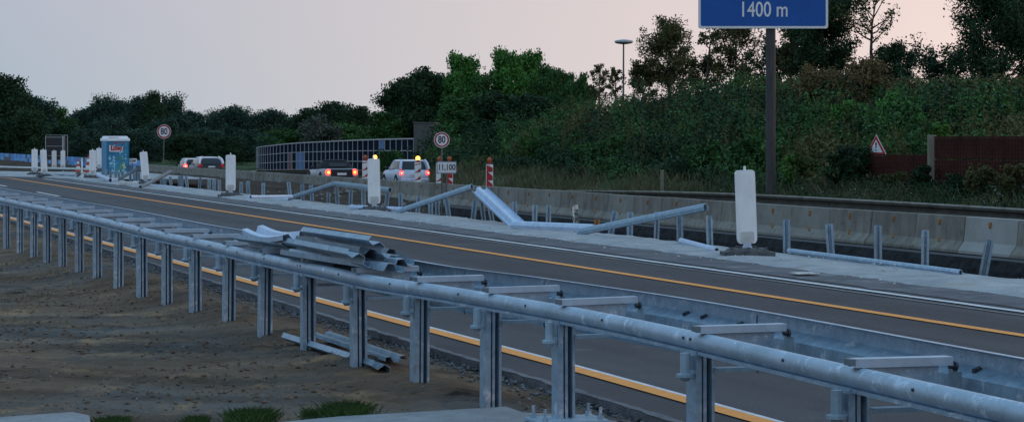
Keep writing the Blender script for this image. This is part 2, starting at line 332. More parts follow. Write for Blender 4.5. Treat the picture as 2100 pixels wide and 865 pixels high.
EDGE_N = lambda t: 5.08 - .0055 * max(0, min(t, 60) - 10)
ribbon('road', 0, 0, .0, ['asphalt', 'asphalt_edge'], thick=.3, shift=lambda t: (EDGE_N(t), 12.0), step=.5)
ribbon('asphalt_edge', 0, 0, .004, ['asphalt_edge'], shift=lambda t: (EDGE_N(t), EDGE_N(t) + .07), t1=60, step=.16, jag=.018)
ribbon('dusty_shoulder', 11.72, 12.9, .006, ['asphalt_dust'], t0=5, t1=T1, step=.4, jag=.06)
# concrete shoulder with broken inner edge
mb = MB(); r = random.Random(3); n = 420; nj = 9
for i in range(n + 1):
    t = 5 + (T1 + 18 - 5) * i / n
    e0 = 12.45 + .22 * nz(t, 0, .12) + .12 * nz(t, 0, .7) + .05 * nz(t, 0, 3.); e1 = 14.12 + .12 * nz(t, 4, .5) + .08 * nz(t, 2, 2.2) + r.uniform(-.03, .03)
    for j in range(nj):
        k = j / (nj - 1); d = e0 + (e1 - e0) * k
        z = .01 + .05 * math.sin(math.pi * min(1, k * 1.3)) * (.6 + nz(t, d, 1.1)) + .014 * nz(t, d, 5.) - (.02 if j == 0 else 0)
        mb.v.append(tuple(roadpt(t, d, z)))
    mb.v.append(tuple(roadpt(t, e1 - .1, -.35)))
m_ = nj + 1
for i in range(n):
    for j in range(nj): a = i * m_ + j; mb.f.append((a, a + 1, a + m_ + 1, a + m_)); mb.mi.append(0 if j < nj - 1 else 1)
structure(mb.build('concrete_shoulder', ['concrete', 'cut'], smooth=True))
# pale haul ground beyond the bend
def pale_h(t, d, p): return -.012 + .03 * nz(p.x, p.y, .4)
grid('gravel_ground', lin(95, 150, 30), lin(-60, 19, 30), lambda t, d, p: -.03 + .03 * nz(p.x, p.y, .4) - .9 * sm(118, 135, p.y), 'concrete')
def trench_floor(t, d, p): return -1.3 + .9 * sm(74, 96, p.y)
def trench_h(t, d, p):
    b = trench_floor(t, d, p) + .12 * nz(p.x, p.y, .8) + .06 * nz(p.x, p.y, 3.)
    if d < 14.5: return -.32
    return b
grid('trench', lin(8, 260, 420), [13.9, 14.05, 14.5, 15, 15.6, 16.2, 17, 18, 19, 20, 21, 22, 23, 23.6, 24.1], trench_h, 'trench')
mb = MB(); n = 300                                                # cut layers under the barrier
for i in range(n + 1):
    t = 20 + 200 * i / n; o = .12 * nz(t, 1, .9) + .05 * nz(t, 1, 4)
    mb.v += [tuple(W(t, 24.0 + o, -1.5)), tuple(W(t, 24.15 + o * .7, -1.05)), tuple(W(t, 24.32 + o * .5, -.835)), tuple(W(t, 24.9, -.832))]
for i in range(n):
    k = i * 4
    for j in range(3): mb.f.append((k + j, k + j + 1, k + j + 5, k + j + 4)); mb.mi.append(1 if j < 2 else 0)
structure(mb.build('cut_edge', ['farasphalt', 'cut']))
def far_z(Y, d): return -.82 - .13 * sm(115, 150, Y) + .03 * sm(26, 33, d)
grid('far_road', lin(20, 420, 100), lin(24.9, 34, 6), lambda t, d, p: far_z(p.y, d), 'farasphalt')
def verge_edge(Y): return 29.2 + 5.3 * sm(92, 112, Y)
ribbonless = MB()
EMB_END = 150.
def emb_h(t, d, p):
    base = far_z(p.y, d) + .04
    hc = 3.9 * (1 - sm(EMB_END - 30, EMB_END + 8, t)) + .35 * nz(p.x, p.y, .05)
    return base + .75 * sm(30.6, 34.5, d) * (1 - sm(118, 140, t)) + (hc - .5) * sm(33.5, 52, d) + .12 * nz(p.x, p.y, .5) - (.1 if d < 29.5 else 0)
mb = MB(); tl = lin(25, 420, 160); dl = [0, .15, .5, 1.2, 2.2, 3.5, 5, 7, 9, 12, 15, 18, 22, 28, 40, 80, 160]
for t in tl:
    Y0 = W(t, 30).y; e = verge_edge(Y0)
    for q in dl: d = e + q; p = W(t, d); mb.v.append((p.x, p.y, (emb_h(t, d, p) if q else far_z(p.y, d) + .012)))
nd = len(dl)
for i in range(len(tl) - 1):
    for j in range(nd - 1): a = i * nd + j; mb.f.append((a, a + nd, a + nd + 1, a + 1)); mb.mi.append(0 if j < 5 else 1)
structure(mb.build('embankment', ['verge', 'slope'], smooth=True))
def ground_at(X, Y):
    t, d = TD(X, Y); return emb_h(t, d, Vector((X, Y, 0)))
# markings
ribbon('road_marking', 0, 0, .008, ['orange'], t1=T1 + 13, step=1., shift=lambda t: (10.03 + .0035 * max(0, t - 30), 10.17 + .0035 * max(0, t - 30)))
on = lambda t: 5.50 - .0165 * max(0, t - 15)
ribbon('road_marking', 0, 0, .008, ['orange'], t1=70, step=.7, shift=lambda t: (on(t) - .01, on(t) + .13))
ribbon('road_marking', 0, 0, .007, ['white_line'], t1=70, step=.7, shift=lambda t: (on(t) + .13, on(t) + .175))
ribbon('road_marking', 11.42, 11.53, .01, ['white_line'], t0=5, t1=95, step=.5, jag=.008)
ribbon('road_marking', 11.22, 11.26, .009, ['worn_line'], t0=5, t1=80, step=.5, jag=.012)
ribbon('road_seam', 8.32, 8.335, .003, ['cut'], t0=5, t1=95, step=.6, jag=.008)
for (a, b) in ((66.5, 72), (81, 85)): ribbon('road_marking', 8.3, 8.42, .009, ['white_line'], t0=a - 1, t1=b - 1)
# concrete foundation slabs at the near edge
def poly_slab(name, pts, z, th, label):
    pw = [P(x, y, z) for x, y in pts]; c = sum(pw, Vector()) / len(pw)
    mb = MB(); mb.slab([(p.x, p.y) for p in pw], z - th, z)
    return tag(mb.build(name, 'slab', origin=(c.x, c.y, 0), bevel=.01), label, 'concrete slab')
s1 = poly_slab('concrete_slab', [(430, 920), (530, 868), (700, 852), (860, 843), (1040, 832), (1074, 844), (1200, 851), (1265, 862), (1290, 920)], .02, .15, 'broad flat concrete slab under the bolted post at the front edge')
s2 = poly_slab('concrete_slab', [(-60, 862), (10, 853), (150, 843), (184, 850), (192, 900), (-60, 930)], .035, .2, 'small tilted concrete slab in the dirt at the bottom left corner')
# ------------------------------------------------------------------ steel profiles
RS = [1.]
ZP = [(.02, .155), (.075, .15), (.08, .135), (.08, .075), (.0, .035), (.0, -.035), (.08, -.075), (.08, -.135), (.075, -.15), (.02, -.155)]
def wprof(t=.006): return ZP + [(x - t, y) for x, y in ZP[::-1]]
def beam_mb(p0, p1, up=(0, 0, 1), n=2, bend=None, ks=.84):
    p0, p1 = Vector(p0), Vector(p1); pts = [p0.lerp(p1, k / (n - 1)) for k in range(n)]
    if bend:
        for k in range(n): pts[k] += Vector(bend) * math.sin(math.pi * k / (n - 1))
    mb = MB(); mb.sweep(pts, [(a * ks, b * ks) for a, b in wprof()], up=up); return mb
def loose_beam(p0, p1, up, label, m='galv', n=2, bend=None, name='steel_beam', cat='crash barrier beam', group=None, ks=.7):
    p0, p1 = Vector(p0), Vector(p1); c = (p0 + p1) / 2
    mb = beam_mb(p0, p1, up, n, bend, ks)
    o = mb.build(name, m, origin=c); tag(o, label, cat, group)
    # bolt holes at the ends
    return o
def catmull(pts, step):
    out = []
    q = [pts[0] * 2 - pts[1]] + pts + [pts[-1] * 2 - pts[-2]]
    for i in range(1, len(q) - 2):
        n = max(1, int((q[i + 1] - q[i]).length / step))
        for k in range(n):
            u = k / n; a, b, c, d = q[i - 1], q[i], q[i + 1], q[i + 2]
            out.append(.5 * ((2 * b) + (c - a) * u + (2 * a - 5 * b + 4 * c - d) * u * u + (3 * b - a - 3 * c + d) * u ** 3))
    out.append(pts[-1]); return out
TZ = .65
tk = [(2.45, 6.2), (2.17, 7.1), (1.87, 8.01), (1.37, 9.57), (.83, 11.28), (.40, 12.5), (-.02, 13.5), (-.46, 14.5), (-.98, 15.55), (-1.5, 17.0), (-1.95, 18.2), (-3.03, 21.3), (-3.86, 23.56), (-5.6, 28.66), (-8.2, 35.8), (-11.5, 45), (-17, 60), (-24, 80)]
tubeC = catmull([Vector((a, b, TZ)) for a, b in tk], .35)
def on_curve(curve, x, off=0.):
    for i in range(len(curve) - 1):
        a, b = curve[i], curve[i + 1]
        xa = 1050 + F * a.x / a.y; xb = 1050 + F * b.x / b.y
        if (xa - x) * (xb - x) <= 0: u = (x - xa) / (xb - xa); return a.lerp(b, u)
NRM = Vector((CT, ST, 0)); DIR = Vector((-ST, CT, 0))
gr = thing('crash_barrier', 'new galvanised crash barrier with round top tube along the near side of the road', 'crash barrier', (0, 12, 0))
GO = Vector((0, 12, 0))
mb = MB(); prof = []
for k in range(16):
    a = 2 * math.pi * k / 16; prof.append((.044 * math.cos(a), .044 * math.sin(a) * (1.0 if math.sin(a) > 0 else 1.12)))
mb.sweep(tubeC, prof)
tube = mb.build('tube_rail', 'galv2', gr, origin=GO, smooth=True)
mb = MB(); mb.sweep([p + Vector((-.01, -.01, -.05)) for p in tubeC], [(.03, .004), (-.03, .004), (-.03, -.012), (.03, -.012)])
mb.build('tube_flange', 'galv', gr, origin=GO)
beamC = [p + NRM * .53 + Vector((0, 0, .75 - .155 - TZ)) for p in tubeC]
mb = MB(); mb.sweep(beamC[::-1], [(-x + .0, y) for x, y in wprof()])
mb.build('face_beam', 'galv', gr, origin=GO)
# joints of the face beam and tube sleeves
BX = [1.2, 5.2, 9.2, 13.2, 17.2]
pxs = [15, 42, 70, 98, 130, 164, 201, 244, 293, 344, 403, 471, 546, 635, 740, 865, 1012, 1163, 1447, 1765, 2150]
far_px = [-12, -36, -60, -84]
posts = [on_curve(tubeC, x) for x in pxs + far_px]
posts = [p for p in posts if p is not None]
SIG = [(-.052, 0), (-.02, 0), (-.021, .1), (-.007, .1), (-.006, .01), (.012, .01), (.011, .1), (.037, .1), (.036, 0), (.052, 0), (.052, .11), (-.052, .11)]
def frame3(nr, dr): return Matrix((nr, dr, Vector((0, 0, 1)))).transposed()
FR = frame3(NRM, DIR)
rot = math.atan2(NRM.y, NRM.x)
def bolt_mb(p, ax, r=.016, L=.03): mb = MB(); mb.tube([p, p + ax * L], r, 6); return mb
src = {}
def part_at(key, mk, name, m, p, rz=rot, parent=gr, tilt=0., **kw):
    if key not in src:
        o = mk().build(name, m, parent, **kw); src[key] = o; base = o
    else:
        base = src[key].copy(); COL.objects.link(base); base.parent = parent
    base.location = Vector(p) - GO if parent is gr else p; base.rotation_euler = (tilt, 0, rz)
    return base
def mk_post():
    mb = MB(); n = len(SIG)
    vs = [(x, y, 0) for x, y in SIG] + [(x, y, 1) for x, y in SIG]
    fs = [tuple(range(n))[::-1], tuple(range(n, 2 * n))] + [(k, (k + 1) % n, (k + 1) % n + n, k + n) for k in range(n)]
    return mb.add(vs, fs)
def mk_spacer():
    mb = MB()
    mb.box((.235, 0, .08), (.47, .06, .006)); mb.box((.235, -.03, .064), (.47, .005, .036)); mb.box((.235, .03, .064), (.47, .005, .036))
    return mb
def mk_web():
    mb = MB(); mb.prism([(.06, .058), (.42, .058), (.40, -.055), (.16, -.075), (.06, -.05)], -.004, .004); return mb
def mk_lower():
    mb = MB(); mb.box((.3, 0, -.13), (.42, .05, .006)); mb.box((.3, -.026, -.137), (.42, .004, .02)); mb.box((.5, 0, -.06), (.012, .09, .16)); return mb
def mk_bracket():
    mb = MB(); mb.lathe([(.026, -.05), (.026, -.15), (.045, -.155), (.045, -.17), (.03, -.172), (.018, -.19)], (-.1, .02, 0), 10)
    mb.box((-.05, .03, -.1), (.1, .006, .07)); return mb
def mk_end():
    mb = MB(); mb.box((-.005, 0, .068), (.035, .06, .028)); return mb
def mk_hbolt():
    mb = MB(); mb.lathe([(.022, 0), (.022, .012), (.014, .014), (.014, .034)], (0, 0, 0), 8, ax='x'); return mb
for i, p in enumerate(posts):
    gz = -.35
    o = part_at('post', mk_post, 'post', 'galv', (p.x, p.y, gz)); o.rotation_euler = (random.uniform(-.012, .012), random.uniform(-.008, .008), rot + random.uniform(-.05, .05)); o.scale = (1, 1, TZ - .045 - gz)
    sp = part_at('spacer', mk_spacer, 'spacer', 'spacerzinc', (p + NRM * -.04)); sp.rotation_euler = (random.uniform(-.02, .02), random.uniform(-.015, .015), rot + random.uniform(-.03, .03))
    for key, mk, nm, mm in (('web', mk_web, 'web_plate', 'galv'), ('low', mk_lower, 'lower_arm', 'galvw'), ('end', mk_end, 'end_cap', 'darkzinc')):
        if key in src: q = src[key].copy(); COL.objects.link(q); q.parent = sp
        else: q = mk().build(nm, mm, sp); src[key] = q
    part_at('bracket', mk_bracket, 'bracket', 'galvw', (p + Vector((0, 0, 0))))
    if i > 8 and i < 21:
        part_at('hbolt', mk_hbolt, 'bolt', 'bolt', p + NRM * .46 + Vector((0, 0, .035)), rz=rot + math.pi)
# bolts on the tube and along the back of the beam
cnt = 0; acc = 0
for i in range(1, len(tubeC)):
    acc += (tubeC[i] - tubeC[i - 1]).length
    if acc > 1.0 and tubeC[i].y < 27:
        acc = 0; dr = Vector((-NRM.x, -NRM.y, .25)).normalized()
        for dd in ((0,) if cnt % 3 else (0, .09)):
            q = part_at('tbolt', lambda: MB().lathe([(.008, 0), (.008, .007), (.005, .009)], (0, 0, 0), 6, ax='x'), 'bolt', 'bolt', tubeC[i] + DIR * dd + dr * .042, rz=rot + math.pi)
        cnt += 1
for (x, dz) in ((1392, .06), (1428, .06), (1502, .055), (1543, .055), (1985, .06), (1360, -.05), (1450, -.1), (1900, -.1), (1965, -.1)):
    c = on_curve(beamC, x)
    if c: part_at('hbolt', mk_hbolt, 'bolt', 'bolt', c + NRM * .062 + Vector((0, 0, dz)), rz=rot + math.pi)
jc = [c for c in (on_curve(beamC, x) for x in (1575, 1135, 970, 700, 500, 330)) if c]
for c in jc:                                                 # lap joints of the face beam
    mb = MB(); mb.sweep([c - DIR * .0, c - DIR * .012], [(x - .012, y * 1.01) for x, y in wprof(.004)]); mb.build('lap_joint', 'bolt', gr, origin=GO)
pb = on_curve(tubeC, 1163)                                     # bolted foot of one post
mb = MB(); mb.box((0, 0, .012), (.42, .3, .02)); ft = mb.build('base_plate', 'galvw', gr, bevel=.003); ft.location = Vector((pb.x, pb.y, .022)) - GO; ft.rotation_euler = (0, 0, rot)
for sx_ in (-.17, .17):
    for sy_ in (-.1, .1): mb = MB(); mb.lathe([(.02, 0), (.02, .02), (.01, .022), (.01, .07)], (sx_, sy_, .022), 6); mb.build('anchor_bolt', 'galv', ft)
# ------------------------------------------------------------------ beams stacked on the new barrier
def PT(x, y, h): return P(x, y, h)
STK = 'steel beams dropped on the near crash barrier'
def stk(x0, y0, h0, x1, y1, h1, up, label, m='galv', bend=None, n=2, ks=.66):
    return loose_beam(PT(x0, y0, h0), PT(x1, y1, h1), up, label, m, n=n, bend=bend, group=STK, ks=ks)
LF = Vector((-.94, -.33, 0))
def upv(tilt, flip=1): return Vector((LF.x * flip, LF.y * flip, 0)) * math.cos(tilt) + Vector((0, 0, math.sin(tilt)))
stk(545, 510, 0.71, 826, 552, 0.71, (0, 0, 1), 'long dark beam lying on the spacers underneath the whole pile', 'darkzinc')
stk(505, 489, 0.78, 604, 501, 0.79, upv(.5), 'dull steel beam nearest the post line, left end of the stacked beams', 'galvw')
stk(520, 477, 0.82, 606, 489, 0.85, upv(.2, -1), 'pale bent steel beam curling up at the left end of the pile', 'galvb', bend=(0, 0, -.04), n=7)
stk(604, 497, 0.81, 742, 523, 0.83, upv(.55), 'grey folded steel beam leaning at the middle of the pile', 'galvw')
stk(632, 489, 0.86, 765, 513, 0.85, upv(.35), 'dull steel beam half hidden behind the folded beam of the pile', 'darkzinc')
stk(642, 481, 0.9, 784, 501, 0.9, upv(.75), 'upright steel beam on top of the pile with a bright rolled edge', 'galv')
stk(600, 511, 0.77, 802, 541, 0.77, upv(.1), 'pale steel beam lying flat at the bottom right of the pile', 'galv')
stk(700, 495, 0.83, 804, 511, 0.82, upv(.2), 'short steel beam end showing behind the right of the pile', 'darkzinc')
stk(720, 515, 0.79, 822, 532, 0.79, upv(-.1), 'hat shaped steel beam with a dark open end at the right of the pile', 'galvw')
# two beams in the dirt under the barrier
loose_beam(P(605, 692, .035), P(795, 751, .035), upv(.55), 'steel beam lying face up in the dirt between two near posts', 'galv', group='steel beams lying in the dirt', n=2)
loose_beam(P(660, 690, .04), P(812, 741, .04), upv(.05, -1), 'narrow steel beam lying flat behind the one in the dirt', 'galvw', group='steel beams lying in the dirt', n=2, ks=.5)
# ------------------------------------------------------------------ old posts in the trench and fallen rails
SIG2 = [(-.055, 0), (-.055, .008), (-.03, .008), (-.022, .05), (.022, .05), (.03, .008), (.055, .008), (.055, 0), (.022, 0), (.016, .042), (-.016, .042), (-.022, 0)]
tp = [(1612, 450, 1613, 0), (1700, 459, 1706, 0), (1802, 462, 1802, 0), (1896, 472, 1896, 0), (2030, 488, 2012, 0), (1055, 414, 1056, 0), (1098, 420, 1097, 0), (1124, 421, 1124, 0), (1179, 420, 1184, 2),
      (1224, 450, 1224, 1), (1262, 431, 1249, 0), (1292, 435, 1291, 0), (1346, 434, 1345, 0), (1393, 442, 1395, 0), (1455, 442, 1457, 0), (795, 391, 791, 0), (822, 396, 822, 0), (859, 400, 855, 0), (883, 412, 883, 0),
      (897, 409, 898, 0), (914, 400, 922, 0), (975, 408, 969, 0), (987, 409, 994, 0), (1002, 412, 1012, 0), (690, 384, 693, 0), (719, 388, 718, 0), (745, 389, 746, 0), (674, 394, 673, 0), (637, 379, 641, 0), (620, 377, 621, 0),
      (591, 373, 596, 0), (540, 375, 540, 0), (509, 371, 509, 0), (495, 373, 494, 0), (507, 374, 512, 0), (450, 368, 451, 0), (439, 367, 439, 0), (429, 367, 429, 0), (412, 364, 408, 0), (381, 360, 385, 0), (373, 360, 373, 0),
      (368, 361, 368, 0), (349, 362, 352, 0), (338, 365, 338, 0), (331, 364, 331, 0), (285, 352, 286, 0), (280, 352, 280, 0), (275, 353, 275, 0), (267, 354, 267, 0), (251, 352, 251, 0), (244, 354, 243, 0), (237, 348, 237, 0), (227, 349, 227, 0), (217, 347, 217, 0)]
base_post = None
def lab_post(x, k):
    if k == 2: return 'old barrier post with peeling patchy coating right of the bright slanting beam'
    if k == 1: return 'short rusty stump of a post left of the long tilted rail'
    if x == 2030: return 'leaning old post, rightmost in the trench'
    if x == 1612: return 'upright old post just right of the largest white delineator'
    if x == 1700: return 'old post second to the right of the largest white delineator'
    if x == 1802: return 'old post third to the right of the largest white delineator'
    if x == 1896: return 'old post left of the leaning rightmost post'
    if x == 1262: return 'old post leaning right behind the low end of the tilted rail'
    if x == 1455: return 'old post just left of the largest white delineator'
    if x == 1393: return 'old post propping the raised end of the tilted rail'
    if x == 591: return 'old post leaning left near the flat rails beside the road'
    return 'old galvanised post left standing in the trench edge'
for k, (xt, yt, xb, kd) in enumerate(tp):
    d = 14.33 + random.uniform(-.05, .05)
    top = XD((xt + xb) / 2, d); top = XZ(xt, top.y); h = HH(top.y, yt)
    bot = XZ(xb + (xb - xt) * .6, top.y); L = h + .5
    if base_post is None:
        mb = MB(); n = len(SIG2); mb.add([(x, y, 0) for x, y in SIG2] + [(x, y, 1) for x, y in SIG2], [tuple(range(n))[::-1], tuple(range(n, 2 * n))] + [(q, (q + 1) % n, (q + 1) % n + n, q + n) for q in range(n)])
        mb.box((0, -.001, .93), (.012, .003, .03)); mb.box((0, -.001, .8), (.012, .003, .03))
        base_post = mb.build('barrier_post', 'galvw'); o = base_post
    else:
        o = base_post.copy(); COL.objects.link(o)
    if kd == 2: o.data = base_post.data.copy(); o.data.materials[0] = mat('peeling_zinc', (.14, .14, .13), .8, .1, scale=9, col2=(.7, .7, .68), sharp=True)
    if kd == 1: o.data = base_post.data.copy(); o.data.materials[0] = M['rust']
    o.location = (bot.x, bot.y, -.5); o.scale = (1., 1., L)
    o.rotation_euler = (random.uniform(-.04, .04), math.atan2(top.x - bot.x, L), rot * .4 + random.uniform(-.5, .5))
    tag(o, lab_post(xt, kd), 'barrier post', 'old barrier posts along the trench')
def rail(pts, label, kind='w', up=(0, 0, 1), m='galvw', grp='old rails torn off beside the trench', k=1.):
    c = sum(pts, Vector()) / len(pts); mb = MB()
    pf = wprof() if kind == 'w' else [(-.045, -.06), (-.06, .0), (-.04, .055), (0, .075), (.04, .055), (.06, 0), (.045, -.06), (.03, -.06), (.045, 0), (.03, .045), (0, .06), (-.03, .045), (-.045, 0), (-.03, -.06)]
    pf = [(a * k, b * k) for a, b in pf]
    mb.sweep(pts, pf, up=up); return tag(mb.build('old_rail', m, origin=c, smooth=False), label, 'guard rail', grp)
rail([P(1188, 476, .06), XZ(1447, XD(1447, 14.2).y, HH(XD(1447, 14.2).y, 425))], 'long old rail tilted up to the right left of the largest white delineator', 'c', k=.9)
rail([P(1050, 461, .1), P(1217, 468, .08)], 'old rail lying flat between the bright slanting beam and the tilted rail', 'c', m='galvb')
rail([P(1058, 455, .12), XZ(981, XD(981, 14.2).y, HH(XD(981, 14.2).y, 384))], 'bright wide beam slanting down from the peak with its grooved face to the road', 'w', up=(.95, .25, .25), m='galvb')
rail([P(818, 433, .05), XZ(968, XD(968, 14.3).y, HH(XD(968, 14.3).y, 383))], 'old rail rising to the peak beside the bright slanting beam', 'c', k=.85)
rail([P(718, 425, .1), P(832, 430, .06)], 'short pale rail lying behind the second large white delineator', 'c', m='galvb', k=.8)
rail([XZ(583, 60, .03), XZ(688, 57.6, .52), XZ(800, 52.7, .46)], 'bent rail humped over a row of old posts left of the second large delineator', 'c', k=.85)
rail([P(508, 404, .05), P(592, 409, .05)], 'thin old rail lying at the shoulder edge right of the third delineator', 'c', m='galvb', k=.45)
rail([P(514, 404, .25), P(598, 403, .2)], 'pale rail resting behind the thin one right of the third delineator', 'c', m='galvb', k=.6)
rail([P(288, 384, .03), XZ(350, 80.7, .5)], 'dark rail tilted up to the right of the fourth delineator', 'c', k=1., m='darkzinc')
rail([P(300, 379, .03), P(375, 387, .03)], 'rail lying flat beside the dark tilted rail', 'c', m='galvb', k=.6)
rail([P(238, 371, .03), XZ(281, 88, .5)], 'small dark rail tilted up in front of the portable toilet', 'c', m='darkzinc')
rail([P(200, 358, .25), P(226, 370, .1), P(243, 369, .06)], 'bent pale rail end by the foot of the portable toilet', 'c', m='galvb', k=1.2)
rail([P(110, 354, .02), P(140, 361, .02), P(186, 360, .05)], 'sagging rail on the ground between the far delineators', 'c', k=.8)
rail([XD(1617, 14.05, .06), XD(1970, 13.95, .03)], 'long rail lying on the shoulder edge in front of the right hand posts', 'c', m='galv', k=.5)
rail([P(1396, 494, .04), P(1470, 514, .02)], 'short rail piece half buried left of the largest delineator', 'c', m='galvb', k=.7)
rail([P(274, 375, .04), P(298, 376, .04)], 'short pale rail between the loose base and the fourth delineator', 'c', m='galvb')
# ------------------------------------------------------------------ white delineator panels
def rrect(w_, z0, z1, c, ch=None):
    h = w_ / 2; pts = []
    for (cx, cz, a0) in ((h - c, z1 - c, 0), (-h + c, z1 - c, 90), (-h + c, z0 + c * 1.5, 180), (h - c, z0 + c * 1.5, 270)):
        for k in range(5):
            a = math.radians(a0 + 22.5 * k); pts.append((cx + c * math.cos(a), cz + c * (1.5 if a0 >= 180 else 1) * math.sin(a)))
    return pts
def make_bake(loc, label, rz, sc=1., lean=0.):
    t = thing('delineator', label, 'delineator', loc, rz, 'white delineators along the shoulder')
    mb = MB(); mb.prism(rrect(.285, .17, 1.21, .05), -.028, .028); mb.prism(rrect(.225, .22, 1.165, .04), -.033, -.026)
    p = mb.build('panel', 'bake', t, bevel=.008); p.rotation_euler = (0, lean, 0)
    mb = MB(); mb.prism(rrect(.2, .18, .34, .03), -.036, -.034); q = mb.build('scuffed_patch', 'bakedark', p)
    mb = MB(); mb.lathe([(.018, 1.21), (.018, 1.262), (.008, 1.268)], n=8); mb.build('lifting_pin', 'bake', p)
    mb = MB(); mb.prism([(-.075, .1), (.075, .1), (.05, .15), (.06, .22), (-.06, .22), (-.05, .15)], -.03, .03); mb.box((-.025, -.034, .15), (.012, .008, .1)); mb.box((.025, -.034, .15), (.012, .008, .1)); mb.build('foot_bracket', 'galvb', p)
    mb = MB(); mb.slab([(-.36, -.22), (.36, -.22), (.36, .22), (-.36, .22)], 0, .06); mb.box((0, 0, .085), (.6, .36, .05), taper=.8)
    for k in range(5): mb.box((-.24 + .12 * k, -.1, .112), (.05, .1, .016))
    mb.box((0, .1, .118), (.3, .08, .03)); mb.build('base', 'rubber', t, bevel=.012)
    return t
b0 = P(1533, 524, .03)
BA = [(1533, 524, 'largest white delineator, rightmost, on a broad rubber base', .08, -.035), (768, 433, 'second large white delineator behind the flat pale rail', .1, -.02), (473, 403, 'third white delineator, between the flat rail and the white estate car', .05, 0.),
      (300, 378, 'fourth white delineator, leaning by the dark tilted rail', .2, -.09), (190, 365, 'white delineator just left of the portable toilet', .1, 0), (91, 362, 'right one of the two close far white delineators', .3, -.04), (71, 358, 'leftmost white delineator, standing beside the paired one', .2, 0)]
for x, y, lb, rz, ln in BA: make_bake(P(x, y, 0.02), lb, rz, lean=ln)
for x, Y, lb in ((111, 133, 'small far white delineator left of the dark board post'), (129, 133, 'small far white delineator at the foot of the dark board'), (203, 118, 'far white delineator half hidden by the portable toilet')):
    t = make_bake(XZ(x, Y, HH(Y, 350)), lb, .2)
# toppled base with no panel
mb = MB(); mb.slab([(-.35, -.2), (.35, -.2), (.35, .2), (-.35, .2)], 0, .07); mb.box((0, 0, .1), (.6, .33, .06), taper=.92)
tag(mb.build('loose_foot', 'bakedark', loc=P(263, 380, .02), bevel=.01), 'empty pale delineator base left of the fourth delineator', 'rubber base')
# small rubble heap items by the fifth delineator
r = random.Random(5); mb = MB()
for k in range(26):
    p = P(r.uniform(158, 212), r.uniform(358, 366), .0); s = r.uniform(.05, .2); mb.box((p.x, p.y, s * .35), (s * 1.6, s, s * .8), Matrix.Rotation(r.uniform(0, 3), 3, (r.random(), r.random(), 1)), mi=k % 2)
tag(mb.build('rubble', ['bakedark', 'rubber']), kind='stuff')
# ------------------------------------------------------------------ concrete barrier blocks
NJ = [(-.3, 0), (-.3, .07), (-.145, .26), (-.085, .8), (.085, .8), (.145, .26), (.3, .07), (.3, 0)]
BL = 2.14; DB = 25.12; blk = {}
def make_block(kind):
    mm = {'a': 'barrier', 'b': 'barrier2', 'c': 'barrier3'}[kind]
    t = thing('concrete_barrier_block', '', 'barrier block')
    mb = MB(); n = len(NJ)
    mb.add([(x, 0, z) for x, z in NJ] + [(x, BL - .025, z) for x, z in NJ], [tuple(range(n))[::-1], tuple(range(n, 2 * n))] + [(k, (k + 1) % n, (k + 1) % n + n, k + n) for k in range(n)])
    mb.build('body', mm, t, bevel=.012)
    for yy in (BL * .5,):
        mb = MB(); mb.box((-.112, yy, .66), (.04, .09, .09)); mb.box((-.125, yy + .01, .63), (.03, .04, .1)); mb.build('reflector', 'rust', t)
        mb = MB(); mb.sweep([(-.19, yy - .14, .21), (-.17, yy - .02, .3)], [(-.02, -.02), (.02, -.02), (.02, .02), (-.02, .02)]); mb.build('lifting_slot', 'rust' if kind != 'c' else 'bolt', t)
    return t
for k in 'abc': blk[k] = [make_block(k), False]
rr = random.Random(11); i = 0; t = 31.6
while t < 150:
    ctr = W(t + BL / 2, DB); px = 1050 + F * ctr.x / ctr.y
    kd = 'c' if 1965 < px < 2075 else ('b' if (rr.random() < .25 and px < 1700) or px < 500 else 'a')
    if blk[kd][1]: o = copy_tree(blk[kd][0])
    else: o = blk[kd][0]; blk[kd][1] = True
    p = W(t, DB + rr.uniform(-.012, .012), -.82 + rr.uniform(-.006, .006)); o.location = p; o.rotation_euler = (0, 0, math.atan2(DIR.y, DIR.x) - math.pi / 2)
    lb = 'palest concrete barrier block, near the right end of the row' if kd == 'c' else ('warm beige concrete barrier block in the row beyond the trench' if kd == 'b' else 'grey concrete barrier block in the row beyond the trench')
    tag(o, lb, 'barrier block', 'concrete barrier blocks beyond the trench'); t += BL; i += 1
# blue checkered boards continuing the line
t0 = t; j = 0
bw = thing('checkered_wall', 'low parapet of blue and slate checkered boards at the far left', 'wall', W(t0, DB, -1.05))
mb = MB(); L = 150; rw = random.Random(2); nb = int(L / 1.7)
for k in range(nb):
    for q in range(3):
        c = W(t0 + 1.7 * (k + .5), DB, -.98 + .38 * (q + .5) + .1); mi = rw.choice([0, 0, 1, 1, 1]) if rw.random() < .72 else 2
        mb.box(c, (.06, 1.68, .37), Matrix.Rotation(math.atan2(DIR.y, DIR.x) - math.pi / 2, 3, 'Z'), mi=mi)
mb.build('boards', ['bluetile1', 'bluetile2', 'bluetile3'], bw, origin=W(t0, DB, -1.05))
mb = MB(); mb.sweep([W(t0, DB - .12, -.9), W(t0 + L, DB - .12, -.9)], [(-.1, -.3), (.1, -.3), (.1, .08), (-.1, .08)]); mb.build('plinth', 'barrier', bw, origin=W(t0, DB, -1.05))
# low white barrier in front of it
tb = thing('temporary_barrier', 'low white steel barrier crossing behind the far delineators', 'temporary barrier', P(60, 353, 0))
O_ = P(60, 353, 0)
for (ya, yb, hh, nm) in ((350, 358, .26, 'top_rail'), (355.5, 361, .10, 'lower_rail')):
    mb = MB(); a = P(-60, ya, .0); b = P(196, yb, .0); a.z = b.z = hh; mb.sweep([a, b], [(-.1, -.04), (.1, -.04), (.07, .04), (-.07, .04)]); mb.build(nm, 'bakedark', tb, origin=O_)
